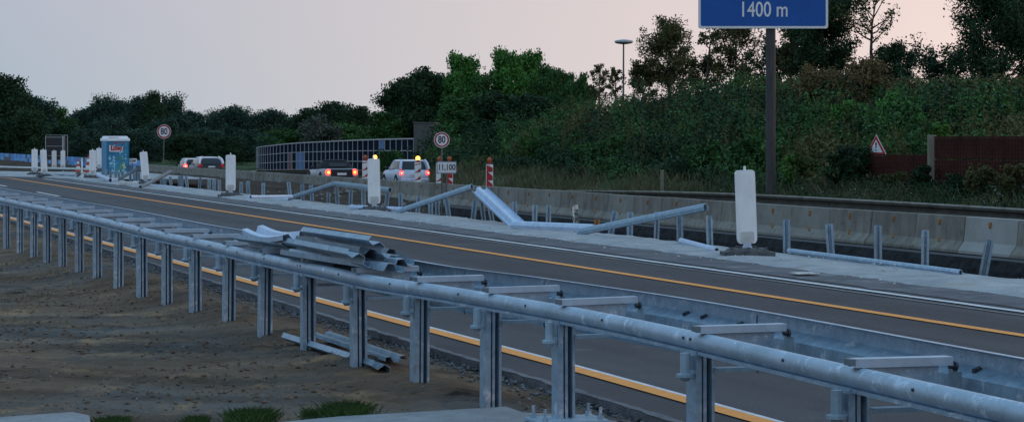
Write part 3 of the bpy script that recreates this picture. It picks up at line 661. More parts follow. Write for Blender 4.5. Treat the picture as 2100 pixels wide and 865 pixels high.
# ------------------------------------------------------------------ signs
def disc(r, y, z=0, n=40): return [(r * math.cos(2 * math.pi * k / n), z + r * math.sin(2 * math.pi * k / n)) for k in range(n)]
def speed_sign(loc, h, D, label, rz=0., lean=0., m='pole'):
    t = thing('speed_limit_sign', label, 'traffic sign', loc, rz)
    mb = MB(); mb.tube([(0, .04, 0), (lean, .04, h + D * .56)], .035, 8); mb.build('pole', m, t)
    f = MB(); f.prism(disc(D / 2, 0, h), -.01, .012); f = f.build('plate', 'red', t); f.location = (lean, 0, 0)
    mb = MB(); mb.prism(disc(D * .395, 0, h), -.014, -.009); mb.build('white_face', 'white', f)
    mb = MB(); mb.add(*text_mb('80', D * .66, .78, D * .012)); mb.v = [(x, y - .018, z + h) for x, y, z in mb.v]; mb.build('numerals', 'black', f)
    mb = MB(); vs = []; r1, r2 = D / 2, D / 2 + .012
    mb.sweep([(r2 * math.cos(a), 0, h + r2 * math.sin(a)) for a in [2 * math.pi * k / 40 for k in range(41)]], [(-.01, -.012), (.01, -.012), (.01, .012), (-.01, .012)], up=(0, 1, 0), caps=False); mb.build('rim', 'white', f)
    return t
YS = XD(907, 24.0).y
speed_sign(XZ(906, YS, -1.3), HH(YS, 287) + 1.3, .54, 'round speed limit sign on a pole just above the kilometre board', .0)
YL = XD(337, 25.8).y
speed_sign(XZ(334.5, YL, -.9), HH(YL, 270) + .9, .9, 'round speed limit sign on a tall thin pole at the left', .05, lean=.06)
def km_sign(loc, w_, h_, txt, label, pole=1.5, sz=None, rim='galvw'):
    t = thing('kilometre_sign', label, 'kilometre sign', loc)
    mb = MB(); mb.tube([(0, .05, -pole), (0, .05, h_ * .4)], .028, 8); mb.build('pole', 'pole', t)
    f = MB(); f.prism(rrect(w_, -h_ / 2, h_ / 2, .04), -.012, .012); f = f.build('plate', rim, t)
    mb = MB(); mb.prism(rrect(w_ - .07, -h_ / 2 + .035, h_ / 2 - .035, .02), -.016, -.011); mb.build('white_face', 'white', f)
    mb = MB(); mb.add(*text_mb(txt, sz or h_ * .68, .78, .005)); mb.v = [(x, y - .02, z) for x, y, z in mb.v]; mb.build('lettering', 'black', f)
    return t
km_sign(XZ(916, YS - .5, HH(YS - .5, 343.5)), 40 / F * (YS - .5) * 1.02, 25 / F * (YS - .5), '11,100', 'white kilometre board reading 11,100 in front of the paired warning beacons', 1.9)
km_sign(XZ(272, 108, HH(108, 330)), .42, .24, '11,200', 'small distant kilometre board right of the portable toilet', 1.0, sz=.15, rim='white')
# big blue motorway sign
YB = XD(1582, 32.).y; sB = F / YB
t = thing('motorway_sign', 'large blue exit distance board on a single dark pole, cut off by the top edge', 'road sign', XZ(1582, YB, ground_at(*XZ(1582, YB)[:2]) - .1))
gz = t.location.z; zb = HH(YB, 59) - gz; wB = 266 / sB; cx = (1565 - 1582) / sB
f = MB(); f.prism([(cx + a, b) for a, b in rrect(wB, zb, zb + 3.6, .06)], -.03, .03); f = f.build('board', 'white', t); 
mb = MB(); mb.prism([(cx + a, b) for a, b in rrect(wB - .16, zb + .08, zb + 3.52, .05)], -.036, -.029); mb.build('blue_face', 'blue', f)
for nm, txt, yc, sz, bx in (('distance_text', '1400 m', 21.5, .71, 1566), ('place_text', 'g', -24.5, .71, 1580)):
    mb = MB(); vs, fs = text_mb(txt, sz, .76, .006); mb.add([(x + (bx - 1582) / sB, y - .04, z + HH(YB, yc) - gz) for x, y, z in vs], fs); mb.build(nm, 'white', f)
mb = MB(); mb.tube([(0, .22, 0), (0, .22, zb + 3.4)], .165, 14); mb.build('pole', 'darkpole', t, smooth=True)
mb = MB()
for q in (.5, 1.7, 2.9): mb.box((cx, .05, zb + q), (wB * .9, .05, .08))
mb.build('back_rail', 'pole', t)
# warning triangle
YT = XD(1797, 34.78).y; sT = F / YT
t = thing('warning_sign', 'red edged triangular danger sign standing just over the lower brown wall', 'traffic sign', XZ(1797, YT, -.8), -.62)
hT = HH(YT, 318) + .8; A = 41 / sT; c = A / .866 * .98
tri = lambda k, z0: [(-c / 2 * k, hT + A * (1 - k) * .36 + z0), (c / 2 * k, hT + A * (1 - k) * .36 + z0), (0, hT + A * (1 - k) * .36 + A * k + z0)]
f = MB(); f.prism(tri(1.06, -.01), -.012, .012); f = f.build('plate', 'white', t, bevel=.008)
mb = MB(); mb.prism(tri(.98, 0), -.016, -.011); mb.build('red_border', 'red', f)
mb = MB(); mb.prism(tri(.64, 0), -.02, -.015); mb.build('white_face', 'white', f)
mb = MB(); z0 = hT + A * .21; mb.prism([(-.014, z0 + A * .13), (.014, z0 + A * .13), (.03, z0 + A * .42), (-.03, z0 + A * .42)], -.024, -.019); mb.prism([(-.02, z0), (.02, z0), (.02, z0 + A * .07), (-.02, z0 + A * .07)], -.024, -.019); mb.build('exclamation_mark', 'black', f)
mb = MB(); mb.tube([(0, .04, 0), (0, .04, hT + A * .7)], .03, 8); mb.build('pole', 'pole', t)
# red and white warning beacons behind the barrier
def beacon(loc, label, lit, stripe=1, rz=0., grp='red and white warning beacons behind the barrier'):
    t = thing('warning_beacon', label, 'warning beacon', loc, rz, grp)
    z0, z1, w_ = .42, 1.5, .27
    f = MB(); f.prism(rrect(w_, z0, z1, .03), -.02, .02); f = f.build('panel', 'white', t)
    mb = MB(); hw = w_ / 2 - .018
    for k in range(-1, 5):                                       # diagonal stripes, clipped to the face
        za = z0 + .03 + k * .32 ; zb_ = za + .16; poly = []
        for (x, z) in ((-hw, za - stripe * -hw * .9 - .1), (hw, za + stripe * hw * .9 - .1 + 0), (hw, zb_ + stripe * hw * .9 - .1), (-hw, zb_ + stripe * -hw * .9 - .1)):
            poly.append((x, min(z1 - .03, max(z0 + .03, z if x > 0 else (za if z < zb_ - .1 and 0 else z)))))
        if abs(poly[0][1] - poly[3][1]) + abs(poly[1][1] - poly[2][1]) < .01: continue
        mb.prism(poly, -.024, -.0195)
    mb.build('stripes', 'red', f)
    lt = MB(); lt.box((0, 0, z1 + .045), (.14, .08, .09)); lt = lt.build('lamp_housing', 'lampred', t, bevel=.01)
    mb = MB(); mb.lathe([(.0, -.045), (.06, -.042), (.092, -.02), (.095, .0), (.092, .02), (.06, .042), (0, .045)], (0, 0, z1 + .16), 16, ax='y'); mb.build('lens', 'amberlit' if lit else 'amberoff', lt, smooth=True)
    if lit: mb = MB(); mb.lathe([(.0, -.062), (.03, -.058), (.045, -.045), (.045, -.03)], (0, 0, z1 + .16), 12, ax='y'); mb.build('bulb', 'ambercore', lt, smooth=True)
    mb = MB(); mb.box((0, 0, .25), (.06, .04, .4)); mb.box((0, 0, .05), (.6, .35, .1), taper=.9); mb.build('stand', 'rubber', t)
    return t
for x, ytop, lb, lit, st in ((1004, 323, 'single warning beacon right of the kilometre board', 0, -1), (901, 321, 'left beacon of the pair behind the kilometre board', 0, 1), (922, 321, 'right beacon of the pair behind the kilometre board', 0, -1),
                             (857, 320, 'warning beacon with lit amber lamp in front of the small silver car', 1, 1), (749, 318, 'unlit warning beacon left of the second large delineator', 0, 1), (769, 318, 'warning beacon with lit amber lamp hidden by the second large delineator', 1, 1)):
    Y = XD(x, 26.3).y; o = beacon(XZ(x, Y, HH(Y, ytop) - 1.755), lb, lit, st)
    o.rotation_euler[2] = .1
# dark board seen from behind
t = thing('sign_board', 'dark back of a framed board on a pole above the far checkered wall', 'sign', XZ(129, 135, -1.0))
def bx(x0, y0, x1, y1, Y, th, mbx): 
    a = XZ(x0, Y, HH(Y, y0)); b = XZ(x1, Y, HH(Y, y1)); mbx.box(((a.x + b.x) / 2, Y, (a.z + b.z) / 2), (abs(b.x - a.x), th, abs(a.z - b.z)))
O_ = XZ(129, 135, -1.0)
mb = MB(); bx(94, 282, 136, 328, 135, .04, mb); mb.build('panel', 'dpaint', t, origin=O_)
mb = MB()
for q in ((93, 277, 94.2, 332), (132, 278, 133.2, 328), (138, 278, 139, 325), (93, 277, 139, 277.8), (93, 281, 133, 282), (95, 299.5, 130, 300.3), (98, 319, 130, 319.8)): bx(*q, 134.9, .03, mb)
mb.build('frame', 'frame', t, origin=O_)
mb = MB(); bx(127.7, 279, 130.3, 352, 134.7, .08, mb); mb.build('pole', 'frame', t, origin=O_)
# ------------------------------------------------------------------ cones
def cone(loc, label, sc=1.):
    t = thing('traffic_cone', label, 'traffic cone', loc, 0, 'traffic cones by the far delineators'); t.scale = (sc, sc, sc)
    mb = MB(); mb.box((0, 0, .02), (.4, .4, .04)); mb.build('base', 'coneorange', t)
    mb = MB(); mb.lathe([(.15, .04), (.12, .2)], n=12, mi=0); mb.lathe([(.12, .2), (.09, .34)], n=12, mi=1); mb.lathe([(.09, .34), (.065, .48)], n=12, mi=0); mb.lathe([(.065, .48), (.045, .6)], n=12, mi=1); mb.lathe([(.045, .6), (.03, .72)], n=12, mi=0)
    mb.build('body', ['coneorange', 'white'], t); return t
cone(XZ(160, 116, HH(116, 354.5)), 'orange and white traffic cone left of the white marker pole', 1.0)
cone(XZ(181, 112, HH(112, 356)), 'orange and white traffic cone touching the fifth delineator', 1.25)
mb = MB(); mb.tube([(0, 0, 0), (0, 0, .75)], .04, 8); mb.lathe([(.06, 0), (.05, .05)], n=8); tag(mb.build('marker_pole', 'bake', loc=XZ(168, 117, HH(117, 353))), 'thin pale marker pole between the two traffic cones', 'marker pole')
# ------------------------------------------------------------------ portable toilet
YTo = 108.; s_ = F / YTo; bz = HH(YTo, 373)
t = thing('portable_toilet', 'blue portable toilet with white roof and printed underwater door', 'portable toilet', XZ(236, YTo, bz), .42)
mb = MB(); mb.slab([(-.53, -.55), (.53, -.55), (.56, -.5), (.56, .5), (.5, .56), (-.5, .56), (-.56, .5), (-.56, -.5)], .1, 2.02); mb.build('cabin', 'toilet', t, bevel=.03)
f = MB(); f.box((0, -.56, 1.06), (1.0, .03, 1.82)); f = f.build('door', 'toiletdoor', t, bevel=.006)
mb = MB(); mb.slab([(-.6, -.62), (.6, -.62), (.6, .6), (-.6, .6)], 2.0, 2.14); mb.box((0, 0, 2.19), (1.12, 1.1, .12), taper=.88); mb.box((-.2, -.5, 2.2), (.5, .2, .1)); mb.build('roof', 'whitepaint', t, bevel=.03)
mb = MB(); mb.tube([(.0, -.5, 2.1), (.0, -.5, 2.28)], .05, 8); mb.build('vent', 'fabric', t)
mb = MB(); mb.box((0, 0, .05), (1.15, 1.15, .1)); mb.build('skid', 'rubber', t)
mb = MB(); mb.box((-.54, -.56, 1.05), (.03, .035, 1.85)); mb.box((.54, -.56, 1.05), (.03, .035, 1.85)); mb.build('corner_trim', 'toilet', t)
mb = MB(); mb.add(*text_mb('Libey', .34, .85, .014)); o = None
v2 = [(x * .96 - .08, y - .582, z + 1.66 + .03 * x) for x, y, z in mb.v]; mb.v = v2; mb.build('red_lettering', 'red', f)
mb = MB(); mb.box((-.05, -.579, 1.5), (.62, .003, .03)); mb.add(*[[(x * .96 - .095, y - .577, z + 1.645 + .03 * x) for x, y, z in text_mb('Libey', .37, .87, .03)[0]], text_mb('Libey', .37, .87, .03)[1]]); mb.build('white_outline', 'white', f)
rt = random.Random(4)
for nm, mt, cnt_, (xa, xb), (za, zb_), (ra, rb) in (('bubbles', 'printblue', 34, (-.42, -.15), (.28, 1.3), (.02, .05)), ('coral', 'printblue', 30, (-.35, .4), (.2, .55), (.02, .06)), ('weed', 'printgreen', 16, (-.1, .3), (.5, 1.3), (.02, .07)), ('reef', 'printcream', 14, (.2, .38), (.35, .95), (.02, .06)), ('spray', 'printblue', 12, (.1, .42), (1.05, 1.35), (.015, .04)), ('banner', 'red', 6, (-.2, .3), (1.88, 1.92), (.03, .05))):
    mb = MB()
    for k in range(cnt_):
        x, z, r_ = rt.uniform(xa, xb), rt.uniform(za, zb_), rt.uniform(ra, rb); mb.prism([(x + r_ * math.cos(a) * rt.uniform(.7, 1.3), z + r_ * math.sin(a) * rt.uniform(.7, 1.3)) for a in [2 * math.pi * q / 7 for q in range(7)]], -.5795 - k * .00008, -.574)
    mb.build('print_' + nm, mt, f)
# ------------------------------------------------------------------ cars
def ring(y0, y1, w_, z, r=.25, n=6, zf=None):
    pts = []
    for (cx, cy, a0) in ((w_ - r, y1 - r, 0), (-w_ + r, y1 - r, 90), (-w_ + r, y0 + r, 180), (w_ - r, y0 + r, 270)):
        for k in range(n):
            a = math.radians(a0 + 90 * k / (n - 1)); x, y = cx + r * math.cos(a), cy + r * math.sin(a); pts.append((x, y, zf(y) if zf else z))
    return pts
def loft(rings, cap=True):
    mb = MB(); n = len(rings[0])
    for rg in rings: mb.v += rg
    for i in range(len(rings) - 1):
        for k in range(n): mb.f.append((i * n + k, i * n + (k + 1) % n, (i + 1) * n + (k + 1) % n, (i + 1) * n + k))
    if cap: mb.f.append(tuple(range(n))[::-1]); mb.f.append(tuple(range((len(rings) - 1) * n, len(rings) * n)))
    mb.mi = [0] * len(mb.f); return mb
def car(name, label, cat, loc, rz, Ln, Wd, Ht, belt, hood, gh, rf, body, roofm, lamp, lampz, lampx, lampr, rearm=None, wr=.31, axles=(.7, .8), grp=None, pillar=None, tp=.0):
    t = thing(name, label, cat, loc, rz, grp); hw = Wd / 2
    zf = lambda y: belt if y < gh[1] else belt + (hood - belt) * min(1, (y - gh[1]) / (Ln - gh[1])) ** .8
    zs = lambda y: zf(y) - .06
    rings = [ring(.12, Ln - .12, hw - .1, .17, .2), ring(.02, Ln - .02, hw - .02, .3, .3), ring(0, Ln, hw, .5, .35), ring(.03, Ln - .05, hw, 0, .35, zf=lambda y: zs(y) - .12), ring(.07, Ln - .12, hw - .03, 0, .35, zf=zs), ring(.14, Ln - .25, hw - .1, 0, .32, zf=zf)]
    mb = loft(rings); b = mb.build('body', body, t, smooth=True)
    pm = pillar or body
    g_ = loft([ring(gh[0], gh[1], hw - .1, belt - .01, .28), ring(gh[0] * .5 + rf[0] * .5 - .02, gh[1] * .5 + rf[1] * .5, hw - .17, belt + (Ht - belt) * .55, .25), ring(rf[0], rf[1], hw - .27 - tp, Ht - .05, .22)])
    g_.build('glasshouse' if roofm != 'fabric' else 'soft_top', 'glass_dark' if roofm != 'fabric' else 'fabric', t, smooth=True)
    rfz = loft([ring(rf[0] - .05, rf[1] + .03, hw - .235 - tp, Ht - .075, .22), ring(rf[0] - .03, rf[1] + .02, hw - .25 - tp, Ht - .02, .22), ring(rf[0] + .12, rf[1] - .15, hw - .36 - tp, Ht, .2)])
    rfz.build('roof', roofm, t, smooth=True)
    if roofm != 'fabric':
        for sx_ in (-1, 1):
            mb = MB(); mb.sweep([(sx_ * (hw - .13), gh[0] + .03, belt - .02), (sx_ * (hw - .19), (gh[0] + rf[0]) / 2 + .02, belt + (Ht - belt) * .55), (sx_ * (hw - .27 - tp), rf[0] + .04, Ht - .06)], [(-.06, -.1), (.06, -.1), (.06, .12), (-.06, .12)]); mb.build('rear_pillar', pm, t)
            mb = MB(); mb.sweep([(sx_ * (hw - .12), gh[1] - .1, belt - .02), (sx_ * (hw - .27 - tp), rf[1] - .05, Ht - .06)], [(-.03, -.03), (.03, -.03), (.03, .03), (-.03, .03)]); mb.build('front_pillar', pm, t)
    else:
        mb = MB(); mb.box((0, gh[0] + .14, belt + .17), (.9, .02, .2), Matrix.Rotation(-.75, 3, 'X')); mb.build('rear_window', 'glass_dark', t, bevel=.01)
    if rearm: mb = MB(); mb.box((0, .02, .62), (Wd * .62, .08, .42)); mb.build('tail_panel', rearm, t, bevel=.03)
    mb = MB(); mb.box((0, -.02, .36), (Wd * .9, .12, .2)); mb.build('rear_bumper', body if not rearm else rearm, t, bevel=.05)
    mb = MB(); mb.box((0, -.03, lampz - .08), (.46, .03, .11)); mb.build('number_plate', 'white', t)
    for sx_ in (-1, 1):
        f = MB(); f.lathe([(0, -.06), (lampr * .6, -.055), (lampr, -.03), (lampr, .06)], (sx_ * lampx, .06, lampz), 14, ax='y'); f = f.build('tail_light', lamp[0], t, smooth=True)
        if lamp[1]: mb = MB(); mb.lathe([(0, -.075), (lampr * .35, -.07), (lampr * .45, -.045)], (sx_ * lampx, .06, lampz), 10, ax='y'); mb.build('bulb', lamp[1], f, smooth=True)
        mb = MB(); mb.box((sx_ * (hw + .07), gh[1] - .35, belt + .06), (.18, .1, .12)); mb.build('wing_mirror', 'dpaint', t, bevel=.03)
        for ya in (axles[0], Ln - axles[1]):
            f = MB(); f.lathe([(wr * .6, -.1), (wr * .95, -.1), (wr, -.07), (wr, .07), (wr * .95, .1), (wr * .6, .1)], (sx_ * (hw - .09), ya, wr), 20, ax='x'); f = f.build('wheel', 'tyre', t, smooth=True)
            mb = MB(); mb.lathe([(wr * .62, -.105), (wr * .1, -.112)] if sx_ < 0 else [(wr * .1, .112), (wr * .62, .105)], (sx_ * (hw - .09), ya, wr), 12, ax='x'); mb.build('rim', 'frame', f)
            mb = MB(); mb.lathe([(wr * 1.18, -.008), (wr * 1.18, .008)], (sx_ * (hw - .004), ya, wr + .02), 20, ax='x'); mb.build('wheel_arch', 'tyre', t)
    return t
hd = TH
def car_at(x, Y, off_y=0): 
    p = XZ(x, Y); return p
Y = 112; p = XZ(851, Y, HH(Y, 328) - 1.41)
car('parked_car', 'small silver hatchback with white roof and red tail lights behind the barrier', 'car', p, hd - .02, 3.63, 1.69, 1.41, .93, .8, (.1, 2.55), (.35, 2.05), 'silver', 'whitepaint', ('redlamp', 'redlampcore'), .74, .7, .1, wr=.3, axles=(.62, .6), pillar='silver')
Y = 108; p = XZ(701, Y, HH(Y, 328) - 1.29)
car('parked_car', 'dark roadster with closed black soft top and glowing orange tail lights', 'car', p, hd - .02, 4.1, 1.8, 1.29, .86, .72, (.75, 2.5), (1.25, 1.95), 'greypaint', 'fabric', ('redlamp', 'amberlit'),   .68, .66, .155, rearm='dpaint', wr=.32, axles=(.8, .75), tp=.08)
Y = 148; p = XZ(434, Y, HH(Y, 322) - 1.46)
car('parked_car', 'dark estate car with pale roof and unlit red tail lights at the left', 'car', p, hd - .02, 4.5, 1.82, 1.46, .98, .8, (.08, 3.4), (.5, 2.9), 'dpaint', 'whitepaint', ('reddim', None), .88, .74, .12, pillar='whitepaint', tp=.1)
Y = 160; p = XZ(401, Y, HH(Y, 325) - 1.5)
car('parked_car', 'leftmost car with one bright red brake light, overlapped by the estate car', 'car', p, hd - .02, 4.2, 1.75, 1.5, .93, .8, (.08, 3.1), (.4, 2.7), 'dpaint', 'whitepaint', ('redlamp', 'redlampcore'), .95, .72, .15, pillar='whitepaint', tp=.08)
# ------------------------------------------------------------------ far guard rails, noise barriers, concrete pylon
def far_rail(name, pts, label, m='rustrail_shade', z=.75, post_every=4., up=.17):
    O = pts[0].copy(); t = thing(name, label, 'guard rail', O); C = catmull(pts, 1.5)
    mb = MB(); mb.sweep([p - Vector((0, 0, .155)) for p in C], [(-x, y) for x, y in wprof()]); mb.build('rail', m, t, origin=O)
    mb = MB(); mb.sweep([p + Vector((0, 0, .004)) for p in C], [(-.09, -.02), (.02, -.02), (.02, .02), (-.09, .02)]); mb.build('top_edge', 'oldrail_lit', t, origin=O)
    acc = 0; first = None
    for i in range(1, len(C)):
        acc += (C[i] - C[i - 1]).length
        if acc > post_every:
            acc = 0
            if first is None: mb = MB(); mb.box((0, .1, -.5), (.1, .1, .9)); first = mb.build('post', m, t); o = first
            else: o = first.copy(); COL.objects.link(o); o.parent = t
            o.location = C[i] - O + Vector((0, 0, -.03))
    return t
def RP(x, y, d): Y = XD(x, d).y; return XZ(x, Y, HH(Y, y))
far_rail('guard_rail', [RP(2300, 443, 30.2), RP(2100, 430, 30.2), RP(1950, 421, 30.2), RP(1800, 412.5, 30.2), RP(1550, 399.5, 30.3), RP(1350, 393, 30.6), RP(1180, 391, 31), RP(1100, 390, 31.5)], 'weathered guard rail with pale top edge in the weeds below the brown walls')
far_rail('guard_rail', [XZ(514, 138, HH(138, 352)), XZ(530, 140, HH(140, 349)), XZ(580, 138, HH(138, 348)), XZ(660, 134, HH(134, 348)), XZ(760, 130, HH(130, 350))], 'rusty guard rail behind the dark roadster at the foot of the glazed noise barrier')
# glazed noise barrier
O = XZ(848, 150, -1.); nbt = thing('noise_barrier', 'long curving glazed noise barrier with pale frames and a few coloured panes', 'noise barrier', O)
nbp = [(849, 149, 284.5), (800, 157, 285.5), (750, 165.5, 287), (700, 175, 289), (650, 186, 291.5), (610, 195, 293.5), (580, 202, 296), (558, 208, 298.5), (542, 214, 300.2), (531, 221, 302), (526, 229, 303.5)]
NC = catmull([XZ(x, Y, HH(Y, y)) for x, Y, y in nbp], .1)
hgt = 2.55; acc = 99; cols = []
for i in range(1, len(NC)):
    acc += (NC[i] - NC[i - 1]).length
    if acc > 1.95: acc = 0; cols.append(NC[i])
fp = None
for i, c in enumerate(cols):
    if fp is None: mb = MB(); mb.box((0, -.02, -1.2), (.075, .05, 2.5)); fp = mb.build('post', 'frame', nbt); o = fp
    else: o = fp.copy(); COL.objects.link(o); o.parent = nbt
    o.location = c - O
for q, th in ((0, .045), (-.82, .025), (-1.62, .025), (-2.4, .04)):
    mb = MB(); mb.sweep([c + Vector((0, -.03, q)) for c in cols], [(-th, -th), (th, -th), (th, th), (-th, th)]); mb.build('rail', 'frame', nbt, origin=O)
rp = random.Random(9)
for i in range(len(cols) - 1):
    a, b = cols[i], cols[i + 1]; px = 1050 + F * a.x / a.y
    spans = [(-.02, -2.42, 'panelglass')]
    if 608 < px < 632: spans = [(-.02, -.82, 'panelglass'), (-.82, -2.42, 'panelblue')]
    elif 596 < px < 606: spans = [(-.02, -.82, 'panelglass'), (-.82, -2.42, 'panelred')]
    elif 783 < px < 792: spans = [(-.02, -.7, 'panelblue'), (-.7, -2.42, 'panelglass')]
    for z1, z0, m_ in spans:
        mb = MB(); yy = Vector((0, .03, 0)); n_ = Vector((b.y - a.y, a.x - b.x, 0)).normalized() * .02
        vs = [a + yy + Vector((0, 0, z0)), b + yy + Vector((0, 0, z0)), b + yy + Vector((0, 0, z1)), a + yy + Vector((0, 0, z1))]; vs += [v + n_ for v in vs]
        mb.add(vs, [(0, 1, 2, 3), (7, 6, 5, 4), (0, 4, 5, 1), (1, 5, 6, 2), (2, 6, 7, 3), (3, 7, 4, 0)]); mb.build('pane', m_, nbt, origin=O)
Yp = 147.
t = thing('concrete_pylon', 'tall dark grey concrete end wall at the right end of the glazed noise barrier', 'concrete wall', XZ(868, Yp, -1.2), -.1)
mb = MB(); hp = HH(Yp, 253) + 1.2; mb.box((0, 1.5, hp / 2), (1.3, 3., hp)); mb.build('wall', 'pylon', t, bevel=.03)
mb = MB(); mb.box((1.25, 2.4, hp * .38), (1.2, 1., hp * .76)); mb.build('side_wall', 'pylon', t, bevel=.03)
mb = MB(); mb.box((0, 1.5, hp + .04), (1.4, 3.1, .08)); mb.build('coping', 'pylon', t)
# brown noise walls on the right
def brown_wall(x0, x1, d, ytop, label, rows, ybot=410):
    a, b = XD(x0, d), XD(x1, d); zt = HH(a.y, ytop); zb = -.9; t = thing('noise_wall', label, 'noise wall', Vector((a.x, a.y, zb)))
    Ln = (b - a).length; n_ = rows; hh = (zt - zb) / n_; ang = math.atan2((b - a).y, (b - a).x)
    t.rotation_euler = (0, 0, ang)
    for r_ in range(n_):
        mb = MB(); mb.box((Ln / 2, 0, hh * (r_ + .5)), (Ln, .1, hh - .025))
        k = 0.; step = .18
        while k < Ln - .1 and step:
            for q in range(max(1, int(hh / .13))): mb.box((k + .08, -.055 - 0, hh * r_ + .07 + q * .13), (.11, .02, .075))
            k += step
        mb.build('panel', 'wallbrown', t)
    mb = MB(); mb.box((Ln / 2, 0, zt - zb + .02), (Ln, .14, .05)); mb.build('coping', 'wallbrown', t)
    return t, zb
brown_wall(1752, 1904, 34.6, 318, 'lower wine red noise wall left of the pale post, partly overgrown', 3)
brown_wall(1919, 2220, 34.4, 283, 'taller wine red noise wall right of the pale post', 4)
p = XD(1911, 34.45, -1.); ht = HH(p.y, 277) + 1.
mb = MB(); mb.box((0, 0, ht / 2), (.24, .26, ht)); tag(mb.build('wall_post', 'wallpost', loc=p, bevel=.02), 'pale stained concrete post between the two wine red walls', 'post')
# short bollard in the weeds
p = XD(1358, 31.5, 0); zt = HH(p.y, 353)
mb = MB(); mb.box((0, 0, -.45), (.12, .12, .95)); mb.box((0, -.01, .05), (.15, .15, .06)); tag(mb.build('weathered_stake', 'wallpost', loc=(p.x, p.y, zt)), 'short weathered stake in the weeds behind the barrier', 'stake')
# street lamp
YLm = 170; t = thing('street_lamp', 'slim street lamp with a flat round head above the shrubs', 'street lamp', XZ(1278, YLm, 0)); zl = HH(YLm, 88)
mb = MB(); mb.tube([(0, 0, 0), (.03, 0, zl)], .075, 8, scale=[1.3, .8]); mb.build('pole', 'pole', t)
mb = MB(); mb.lathe([(.1, -.16), (.62, -.1), (.72, -.02), (.72, .08), (.6, .13), (.2, .2)], (.05, 0, zl + .05), 24); mb.build('lamp_head', 'frame', t, smooth=True)
mb = MB(); mb.lathe([(.2, -.17), (.6, -.105), (.6, -.1)], (.05, 0, zl + .045), 20); mb.build('lens', 'pole', t)
# ------------------------------------------------------------------ vegetation
def leaves(rs, C, rad, per, size, flat=1.):
    """diamond leaves scattered round cluster centres C (n,3)"""
    n = len(C) * per
    c = np.repeat(C, per, axis=0) + np.clip(rs.normal(0, 1, (n, 3)), -1.45, 1.45) * np.repeat(np.asarray(rad).reshape(-1, 1) * np.ones((len(C), 1)), per, axis=0) * np.array([1, 1, flat])
    a = rs.normal(0, 1, (n, 3)); a /= np.linalg.norm(a, axis=1)[:, None]
    b = np.cross(a, rs.normal(0, 1, (n, 3))); b /= np.linalg.norm(b, axis=1)[:, None] + 1e-6
    s = size * rs.uniform(.6, 1.4, (n, 1)); V = np.empty((n, 4, 3)); V[:, 0] = c - a * s; V[:, 1] = c + b * s * .55; V[:, 2] = c + a * s; V[:, 3] = c - b * s * .55
    return V.reshape(-1, 3)
def tree_parts(seed, H, Wd, th, nl, leaf, per, kind='round', bare=0., lean=0., cl=1.):
    rs = np.random.RandomState(seed); mb = MB(); cs = []; rad = []
    n = 7; tr = [Vector((lean * (k / n) ** 1.5 * H + rs.normal(0, .012) * H, rs.normal(0, .012) * H, H * .9 * k / n)) for k in range(n + 1)]; tr[0] = Vector((0, 0, -.4))
    r0 = H * .018 + .03
    mb.tube(tr, r0, 6, scale=[1 - .85 * k / n for k in range(n + 1)])
    for i in range(nl):
        u = th + (1 - th) * (i + rs.rand()) / nl; u = min(u, .97); k = u * n * .999; p = tr[int(k)].lerp(tr[min(n, int(k) + 1)], k % 1)
        v = (u - th) / (1 - th)
        if kind == 'round': env = math.sqrt(max(.05, 1 - (1.75 * v - .7) ** 2 * .85)) if v > .4 else .75 + .6 * v
        elif kind == 'cone': env = 1.05 - v * .9
        else: env = .55 + .45 * math.sin(math.pi * min(1, v + .15))
        L = Wd / 2 * min(1.05, env) * rs.uniform(.55, 1.15); az = i * 2.4 + rs.normal(0, .4)
        el = rs.uniform(.1, .6) + v * .6; dr = Vector((math.cos(az) * math.cos(el), math.sin(az) * math.cos(el), math.sin(el)))
        pts = [p]
        for q in range(1, 5): pts.append(pts[-1] + (dr + Vector((rs.normal(0, .18), rs.normal(0, .18), .08 * q + rs.normal(0, .12)))).normalized() * L / 4)
        mb.tube(pts, r0 * .42 * (1 - .5 * v), 4, scale=[1, .8, .6, .4, .2])
        for q in (2, 3, 4):
            for w_ in range(2):
                d2 = (dr + Vector(rs.normal(0, .75, 3))).normalized(); e = pts[q] + d2 * L * rs.uniform(.18, .42)
                mb.tube([pts[q], e], r0 * .13, 3, scale=[1, .4])
                if rs.rand() > bare: cs.append(e); rad.append(Wd * .055 * cl * rs.uniform(.7, 1.4)); 
                if rs.rand() > bare: cs.append(pts[q].lerp(e, .5)); rad.append(Wd * .05 * cl * rs.uniform(.6, 1.3))
        if rs.rand() > bare: cs.append(pts[-1]); rad.append(Wd * .06 * cl)
    C = np.array([tuple(c) for c in cs])
    V = leaves(rs, C, np.array(rad), per, leaf, .8)
    return mb, V
def tree(seed, loc, label, H, Wd, m='leaf_dark', name='tree', cat='tree', grp=None, th=.25, nl=22, leaf=.16, per=30, kind='round', bare=0., lean=0., cl=1., rz=None):
    mb, V = tree_parts(seed, H, Wd, th, nl, leaf, per, kind, bare, lean, cl)
    t = thing(name, label, cat, loc, 0, grp); mb.build('trunk', 'bark', t)
    fast_mesh('crown', V, np.arange(len(V)), m, t); return t
def place(t, loc, sc, rz, label=None, m=None):
    o = copy_tree(t); o.location = loc; o.scale = sc; o.rotation_euler = (0, 0, rz)
    if label: o['label'] = label
    return o
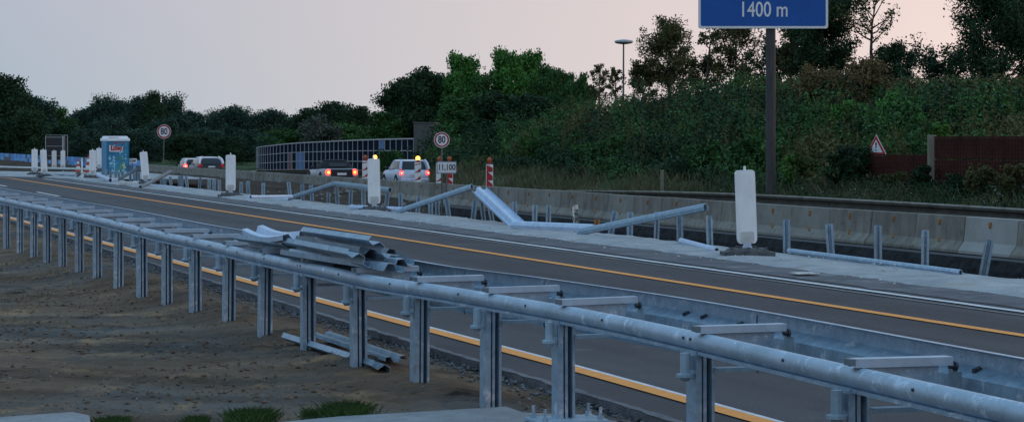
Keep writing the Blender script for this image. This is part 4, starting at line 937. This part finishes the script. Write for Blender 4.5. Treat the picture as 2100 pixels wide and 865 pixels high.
# -- left woodland
prot = [tree(100 + k, (0, 0, 0), 'x', 10, 9, m_, grp='trees of the far woodland', th=.12, nl=34, leaf=.2, per=34, kind=kd, cl=1.25) for k, (m_, kd) in enumerate((('leaf_hazy', 'round'), ('leaf_dark', 'round'), ('leaf_hazy', 'oval'), ('leaf_mid', 'round'), ('leaf_dark', 'cone')))]
wood = [(-30, 165, 330, 1, 110), (5, 168, 320, 1, 105), (40, 195, 330, 1, 75), (75, 208, 335, 0, 80), (105, 228, 340, 3, 70), (150, 243, 380, 0, 70), (178, 228, 350, 0, 70), (212, 214, 345, 2, 75), (250, 216, 350, 0, 70), (285, 208, 345, 0, 75), (316, 186, 340, 4, 62), (350, 212, 345, 2, 80), (395, 236, 360, 0, 75), (445, 240, 370, 2, 70), (478, 226, 350, 0, 75), (520, 248, 375, 2, 70), (556, 233, 350, 0, 75),
        (600, 245, 360, 0, 70), (640, 231, 270, 1, 85), (686, 220, 265, 1, 90), (735, 228, 262, 1, 80), (770, 243, 268, 0, 60), (60, 235, 280, 1, 70), (130, 262, 290, 1, 80), (230, 250, 300, 0, 80), (330, 255, 300, 2, 80), (420, 268, 310, 0, 80), (510, 275, 300, 2, 70), (600, 270, 270, 3, 90), (700, 262, 255, 3, 90), (-20, 250, 280, 1, 90), (180, 275, 275, 2, 70), (280, 270, 280, 0, 80), (380, 280, 280, 1, 70), (470, 285, 280, 1, 70), (560, 282, 275, 0, 70)]
LW = {0: 'tallest dark trees at the left edge of the picture, first crown', 1: 'dark tree at the left edge with the highest crown', 10: 'pointed dark conifer rising above the left woodland', 17: 'low rounded tree left of the dark crowns behind the glazed barrier', 19: 'dark broad tree rising behind the middle of the glazed noise barrier', 4: 'tree sloping down to the dip in the left skyline', 5: 'low tree in the dip of the left skyline', 7: 'rounded tree just left of the portable toilet on the skyline'}
used = set()
for k, (x, yt, Y, pk, wpx) in enumerate(wood):
    b = -1.9; H = HH(Y, yt) - b; wd = wpx * Y / F * 1.25
    sc = (wd / 9, wd / 9, H / 10.3); lb = LW.get(k, 'dark leafy tree in the far woodland on the left')
    if pk not in used: used.add(pk); o = prot[pk]; o.location = XZ(x, Y, b); o.scale = sc; o['label'] = lb
    else: o = place(prot[pk], XZ(x, Y, b), sc, k * 1.7, lb)
# dense understorey behind them
rs = np.random.RandomState(1); n = 1800; px = rs.uniform(-140, 900, n); Yy = rs.uniform(380, 410, n); zz = rs.uniform(0, 1, n) ** .8
top = np.interp(px, [-140, 0, 60, 140, 200, 320, 420, 520, 560, 640, 780, 900], [215, 215, 245, 262, 240, 232, 252, 262, 252, 252, 255, 230])
Z1 = EYE - (top - YH) * Yy / F
C = np.stack([(px - 1050) * Yy / F, Yy, -1.9 + (Z1 + 1.9) * zz], 1); V = leaves(rs, C, .85, 24, .3)
o = fast_mesh('woodland_understorey', V, np.arange(len(V)), 'leaf_hazy'); tag(o, kind='stuff')
# -- middle group of trees, behind the pylon
pm_ = [tree(200 + k, (0, 0, 0), 'x', 8, 6, m_, grp='trees behind the concrete pylon', th=.12, nl=36, leaf=.15, per=40, kind=kd, cl=1.15) for k, (m_, kd) in enumerate((('leaf_dark', 'round'), ('leaf_mid', 'oval'), ('leaf_green', 'oval')))]
used = set()
for k, (x, yt, Y, pk, wpx, lb) in enumerate([(818, 178, 205, 0, 80, 'black green tree left of the concrete pylon, first of the group'), (862, 158, 200, 0, 90, 'dark round tree directly above the concrete pylon'), (905, 168, 205, 0, 70, 'dark tree between the pylon tree and the tall green trees'),
        (945, 130, 200, 2, 85, 'tall green tree with a peaked crown above the right speed limit sign'), (985, 168, 198, 1, 70, 'green tree in the gap between two taller peaked crowns'), (1035, 122, 200, 2, 80, 'tallest fresh green tree of the middle group'), (1088, 126, 202, 2, 75, 'fresh green tree right of the tallest one in the middle group'),
        (1125, 150, 195, 1, 70, 'green tree sloping down from the tall middle pair'), (1160, 160, 190, 1, 70, 'green tree near the right end of the middle group'), (1195, 168, 185, 1, 60, 'last small green tree before the street lamp'), (940, 205, 185, 1, 100, 'low leafy tree below the peaked crowns, left'), (1010, 200, 180, 0, 100, 'low leafy tree below the peaked crowns, middle'), (1090, 205, 178, 0, 100, 'low leafy tree below the peaked crowns, right'), (800, 240, 200, 1, 90, 'low green tree left behind the concrete pylon')]):
    b = 0. if x > 900 else -1.; H = HH(Y, yt) - b; wd = wpx * Y / F * 1.25; sc = (wd / 6, wd / 6, H / 8.0)
    if pk not in used: used.add(pk); o = pm_[pk]; o.location = XZ(x, Y, b); o.scale = sc; o['label'] = lb
    else: o = place(pm_[pk], XZ(x, Y, b), sc, k * 1.3, lb)
# -- trees on the embankment crest
def crest(x, Y, yt, wpx, seed, label, m='leaf_olive', ybase=185, **kw):
    b = HH(Y, ybase) - .3; H = HH(Y, yt) - b; p = XZ(x, Y, b)
    return tree(seed, p, label, H, wpx * Y / F * 1.15, m, grp=None, **kw)
crest(1372, 150, 66, 118, 31, 'rounded open tree right of the street lamp', th=.06, nl=34, leaf=.075, per=44, bare=.1)
crest(1318, 150, 140, 60, 32, 'small bush like tree at the foot of the street lamp', th=.0, nl=20, leaf=.08, per=26, bare=.2)
crest(1510, 145, 48, 110, 33, 'open branched tree under the left half of the blue board', 'leaf_olive', th=.03, nl=30, leaf=.09, per=26, bare=.25)
crest(1450, 146, 30, 60, 34, 'thin tree with a branch reaching left below the board corner', 'leaf_olive', th=.55, nl=9, leaf=.09, per=20, bare=.35, lean=.05)
crest(1440, 148, 135, 90, 35, 'low shrubby tree between the round tree and the board', th=.1, nl=14, leaf=.085, per=26, bare=.2)
crest(1690, 138, -60, 150, 36, 'big dark leafy tree right of the sign pole reaching the top edge', 'leaf_dark', th=.08, nl=54, leaf=.085, per=64, bare=.1, cl=1.1)
crest(1640, 140, 60, 110, 37, 'dark tree just right of the sign pole with sky showing through', 'leaf_olive', th=.2, nl=24, leaf=.1, per=24, bare=.3)
crest(1785, 136, -30, 120, 38, 'tall thin tree with bare forking stems against the sky', 'leaf_olive', th=.5, nl=16, leaf=.09, per=20, bare=.5, lean=.03)
crest(1835, 136, 108, 100, 39, 'small dark tree right of the tall thin tree', 'leaf_dark', th=.0, nl=28, leaf=.08, per=32, bare=.1)
crest(2060, 125, -40, 200, 40, 'large dark tree at the right edge of the picture', 'leaf_dark', th=.04, nl=66, leaf=.075, per=72, bare=.05, ybase=190, cl=1.1)
crest(1925, 132, 150, 130, 41, 'low dark tree between the small tree and the large right tree', 'leaf_dark', th=.1, nl=16, leaf=.09, per=28, bare=.2)
crest(1595, 142, 110, 100, 42, 'low tree hidden behind the sign pole', 'leaf_dark', th=.1, nl=20, leaf=.09, per=30, bare=.15)
# -- thicket on the slope (one mass) and single shrubs that stand out
rs = np.random.RandomState(12); allV = {'leaf_dark': [], 'leaf_mid': [], 'leaf_olive': []}
tops = lambda x: np.interp(x, [860, 900, 1000, 1100, 1200, 1300, 1400, 1500, 1700, 1900, 2000, 2150], [275, 250, 232, 215, 192, 182, 180, 170, 165, 178, 180, 175])
for k in range(900):
    x = rs.uniform(860, 2160); d = rs.uniform(34.0, 58)
    if x > 1740 and d < 37.5: continue
    p = XD(x, d); t_, _ = TD(p.x, p.y)
    if p.y > 190: continue
    gz = ground_at(p.x, p.y); big = rs.rand() < .16; h = rs.uniform(.6, 1.4) * (.6 if d < 37 else 1) * (1.9 if big else 1); wd = rs.uniform(.4, .9) * (1.5 if big else 1)
    zmax = HH(p.y, tops(x) + 22 * noise.noise(Vector((x * .018, 7, 0))) + rs.uniform(-14, 8)); h = min(h, max(.3, zmax - gz))
    n = 34 if big else 18; C = np.stack([p.x + rs.normal(0, wd * .55, n), p.y + rs.normal(0, wd * .6, n), gz + h * rs.uniform(0.05, 1, n)], 1)
    sd = noise.noise(Vector((p.x * .16, p.y * .09, 3))) + .15 * (x > 1650); m_ = 'leaf_dark' if sd < .0 else ('leaf_mid' if sd < .28 else 'leaf_olive')
    allV[m_].append(leaves(rs, C, .17, 16, .078))
C0 = []
for k in range(420):                                            # tall dry stems standing out of the slope
    x = rs.uniform(1150, 2150); d = rs.uniform(35, 50); p = XD(x, d); gz = ground_at(p.x, p.y); h = rs.uniform(1.2, 2.3); n = 10
    if HH(p.y, tops(x)) < gz + h * .8: h *= .6
    zz = np.linspace(.25, 1, n); C = np.stack([p.x + rs.normal(0, .03, n) + zz * rs.normal(0, .15), p.y + rs.normal(0, .05, n), gz + h * zz], 1); C0.append(leaves(rs, C, .05, 9, .045, 1.6))
o = fast_mesh('dry_stems', np.concatenate(C0), np.arange(sum(len(q) for q in C0)), 'leaf_olive'); tag(o, kind='stuff')
for m_, L_ in allV.items():
    V = np.concatenate(L_); o = fast_mesh('thicket', V, np.arange(len(V)), m_); tag(o, kind='stuff')
def shrub(seed, x, d, ybase, ytop, wpx, label, m, name='shrub', per=30, leaf=.065, nl=16, bare=0., kind='round', th=.05):
    p = XD(x, d); b = ground_at(p.x, p.y) if ybase is None else HH(p.y, ybase); H = max(.5, HH(p.y, ytop) - b)
    return tree(seed, (p.x, p.y, b - .05), label, H, wpx * p.y / F * 1.15, m, name=name, cat='shrub', th=th, nl=nl, leaf=leaf, per=per, bare=bare, kind=kind)
shrub(61, 1770, 45, 262, 152, 140, 'rust brown shrub with upright stems high on the slope right of the sign pole', 'leaf_rust', per=34, nl=26, kind='oval')
shrub(62, 1680, 45, 262, 168, 120, 'brownish shrub between the sign pole and the rust brown shrub', 'leaf_rust', per=28, nl=22)
shrub(63, 1850, 41.5, 320, 235, 130, 'fresh green bramble above the lower brown wall', 'leaf_green', per=44, nl=26)
shrub(64, 1752, 42, 320, 235, 110, 'fresh green bramble left of the triangular danger sign', 'leaf_green', per=44, nl=22)
shrub(65, 1740, 34.0, 402, 322, 85, 'black green dense shrub at the left end of the lower brown wall', 'leaf_dark', per=70, nl=26, leaf=.055)
shrub(66, 1640, 34.2, 398, 335, 70, 'bright green weedy shrub right of the sign pole foot', 'leaf_bright', per=40, nl=20, leaf=.05)
shrub(67, 1530, 35, 392, 300, 90, 'mid green shrub left of the sign pole behind the largest delineator', 'leaf_mid', per=44, nl=22)
shrub(68, 1440, 35.5, 390, 320, 90, 'mid green shrub right of the weathered stake', 'leaf_mid', per=44, nl=20)
shrub(69, 1240, 36, 380, 310, 100, 'bushy shrub at the foot of the slope left of the weathered stake', 'leaf_mid', per=44, nl=22)
shrub(70, 1120, 38, 372, 300, 100, 'bushy shrub at the foot of the slope right of the single beacon', 'leaf_mid', per=44, nl=22)
shrub(71, 1000, 42, 365, 275, 100, 'dark shrub on the slope above the single beacon', 'leaf_dark', per=44, nl=22)
shrub(72, 940, 42, 360, 310, 80, 'dark shrub right of the concrete pylon', 'leaf_mid', per=44, nl=22)
shrub(73, 800, 35.5, 365, 322, 60, 'low shrub between the roadster and the small silver car', 'leaf_mid', per=40, nl=16)
shrub(74, 2030, 46, 290, 205, 150, 'olive shrub with dry stems above the taller brown wall', 'leaf_olive', per=36, nl=24)
shrub(75, 1925, 35.2, 300, 272, 45, 'light green tuft spilling over the wall beside the pale post', 'leaf_bright', per=30, nl=10)
shrub(76, 1230, 50, 205, 135, 45, 'thin upright twiggy shrub left of the street lamp', 'leaf_olive', per=9, nl=18, bare=.3, kind='oval')
shrub(77, 1262, 50, 205, 140, 35, 'thin twiggy shrub just left of the lamp pole', 'leaf_olive', per=9, nl=16, bare=.3, kind='oval')
shrub(78, 1895, 33.9, 405, 345, 50, 'leafy creeper at the foot of the pale wall post', 'leaf_dark', per=36, nl=14)
tree(79, XZ(655, 215, -1.2), 'grey green bush showing over the glazed noise barrier', HH(215, 268) + 1.2, 5., 'leaf_grey', name='shrub', cat='shrub', th=.05, nl=20, leaf=.13, per=40)
shrub(81, 2010, 33.6, 420, 365, 90, 'low weedy shrub in front of the taller brown wall', 'leaf_olive', per=26, nl=16, leaf=.045)
shrub(82, 1965, 33.5, 418, 372, 60, 'small weedy shrub right of the pale wall post', 'leaf_dark', per=30, nl=14, leaf=.045)
shrub(83, 2085, 33.5, 425, 345, 70, 'weedy shrub at the right end in front of the taller brown wall', 'leaf_olive', per=24, nl=16, leaf=.045)
shrub(84, 1830, 34.0, 408, 378, 70, 'low weedy shrub in front of the lower brown wall', 'leaf_olive', per=22, nl=12, leaf=.045)
# -- grass
def blades(rs, pts, h, w_, lean=.35):
    n = len(pts); hh = h * rs.uniform(.5, 1.4, (n, 1)); az = rs.uniform(0, 6.28, n); dx = np.stack([np.cos(az), np.sin(az), np.zeros(n)], 1); az2 = rs.uniform(0, 6.28, n)
    ln = np.stack([np.cos(az2), np.sin(az2), np.zeros(n)], 1) * hh * rs.uniform(0, lean, (n, 1)); up = np.array([0, 0, 1.])
    V = np.empty((n, 4, 3)); V[:, 0] = pts - dx * w_; V[:, 1] = pts + dx * w_; V[:, 2] = pts + ln * .6 + up * hh * .6 + dx * w_ * .6; V[:, 3] = pts + ln * 1.3 + up * hh
    return V.reshape(-1, 3)
rs = np.random.RandomState(5); pts = []
for k in range(60000):
    x = rs.uniform(880, 2160); d = 30.4 + 5.6 * rs.rand() + (1.0 if x < 1000 else 0); p = XD(x, d)
    if rs.rand() > .45 + .7 * noise.noise(Vector((p.x * .35, p.y * .2, 0))): continue
    pts.append((p.x, p.y, ground_at(p.x, p.y) - .02))
V = blades(rs, np.array(pts), .42, .011, .5); o = fast_mesh('verge_grass', V, np.arange(len(V)), 'drygrass'); tag(o, kind='stuff')
pts = []
for k in range(9000):
    x = rs.uniform(1450, 2160); d = 30.6 + 3.6 * rs.rand(); p = XD(x, d); pts.append((p.x, p.y, ground_at(p.x, p.y) - .02))
C = np.array(pts)[:2600]; C[:, 2] += rs.uniform(0, .7, len(C)) * rs.rand(len(C)); V = leaves(rs, C, .12, 16, .035); o = fast_mesh('verge_weeds', V, np.arange(len(V)), 'leaf_dark'); tag(o, kind='stuff')
C = np.array(pts)[3000:3040]; C[:, 2] += rs.uniform(.3, .7, len(C)); V = leaves(rs, C, .05, 5, .025); o = fast_mesh('verge_flowers', V, np.arange(len(V)), 'flower'); tag(o, kind='stuff')
# tufts at the near edge
for k, (x, y, w_, h, n, lb) in enumerate(((228, 867, .10, .06, 1500, 'low green tuft right of the corner slab'), (402, 864, .07, .06, 1000, 'small green tuft in the middle of the bottom edge left'), (515, 861, .12, .10, 2200, 'widest green grass tuft left of the broad slab'), (708, 848, .13, .10, 2000, 'grass tuft right above the broad slab edge'), (640, 852, .06, .08, 250, 'sparse grass wisp between the two larger tufts'))):
    rs = np.random.RandomState(80 + k); c = P(x, y, -.01); pt = np.stack([rs.normal(0, w_ * .5, n), rs.normal(0, w_ * .9, n), np.zeros(n) - .01], 1)
    V = blades(rs, pt, h * .6, .001, 1.0); o = fast_mesh('grass_tuft', V, np.arange(len(V)), 'grass'); o.location = c; tag(o, lb, 'grass tuft', 'grass tufts at the near edge')
# ------------------------------------------------------------------ stones, clods, crumbs
def pebbles(name, pts, m, smin, smax, seed):
    rs = np.random.RandomState(seed); V = []; Fc = []
    base = np.array([(1, 0, 0), (-1, 0, 0), (0, 1, 0), (0, -1, 0), (0, 0, 1), (0, 0, -1)], float); fc = np.array([(0, 2, 4), (2, 1, 4), (1, 3, 4), (3, 0, 4), (2, 0, 5), (1, 2, 5), (3, 1, 5), (0, 3, 5)])
    for i, p in enumerate(pts):
        s = smin + (smax - smin) * rs.rand() ** 3; v = base * s * rs.uniform(.6, 1.3, (6, 1)) * np.array([1, 1, .7]); a = rs.uniform(0, 6); c_, s_ = math.cos(a), math.sin(a)
        v = v @ np.array([[c_, -s_, 0], [s_, c_, 0], [0, 0, 1]]); V.append(v + np.array(p)); Fc.append(fc + 6 * i)
    o = fast_mesh(name, np.concatenate(V), np.concatenate(Fc), m, nv=3); tag(o, kind='stuff'); return o
r = random.Random(8); pts = []
for k in range(34000):
    t_, d = r.uniform(7, 34), r.uniform(.4, 4.9); p = W(t_, d)
    if nz(p.x, p.y, .8, 4) + r.uniform(-.4, .4) > 0: pts.append((p.x, p.y, dirt_h(t_, d, p)))
pebbles('dirt_clods', pts, 'clod', .004, .026, 1)
pts = []
for k in range(1200): t_, d = r.uniform(7, 32), r.uniform(.5, 4.9); p = W(t_, d); pts.append((p.x, p.y, dirt_h(t_, d, p)))
pebbles('stones', pts, 'stone', .004, .02, 2)
pts = []
for k in range(2500): t_ = r.uniform(8, 40); d = EDGE_N(t_) - abs(r.gauss(0, .12)); p = W(t_, d); pts.append((p.x, p.y, dirt_h(t_, d, p) + .01))
pebbles('edge_gravel', pts, 'asphalt_edge', .008, .03, 3)
pts = []
for k in range(900): t_ = r.uniform(20, 90); d = r.uniform(12.0, 14.0); p = W(t_, d); pts.append((p.x, p.y, .04))
pebbles('shoulder_crumbs', pts, 'bakedark', .006, .03, 4)
pts = []
for k in range(1500): t_ = r.uniform(20, 90); d = r.uniform(14.4, 24.2); p = W(t_, d); pts.append((p.x, p.y, trench_h(t_, d, p)))
pebbles('trench_rubble', pts, 'stone', .03, .16, 5)
mb = MB(); p = P(1650, 560, .03); mb.box(p, (.28, .3, .012), Matrix.Rotation(.2, 3, 'Z')); tag(mb.build('paper_scrap', 'bakedark'), 'pale flattened scrap beside the white line right of the largest delineator', 'debris')
S.render.engine = 'CYCLES'
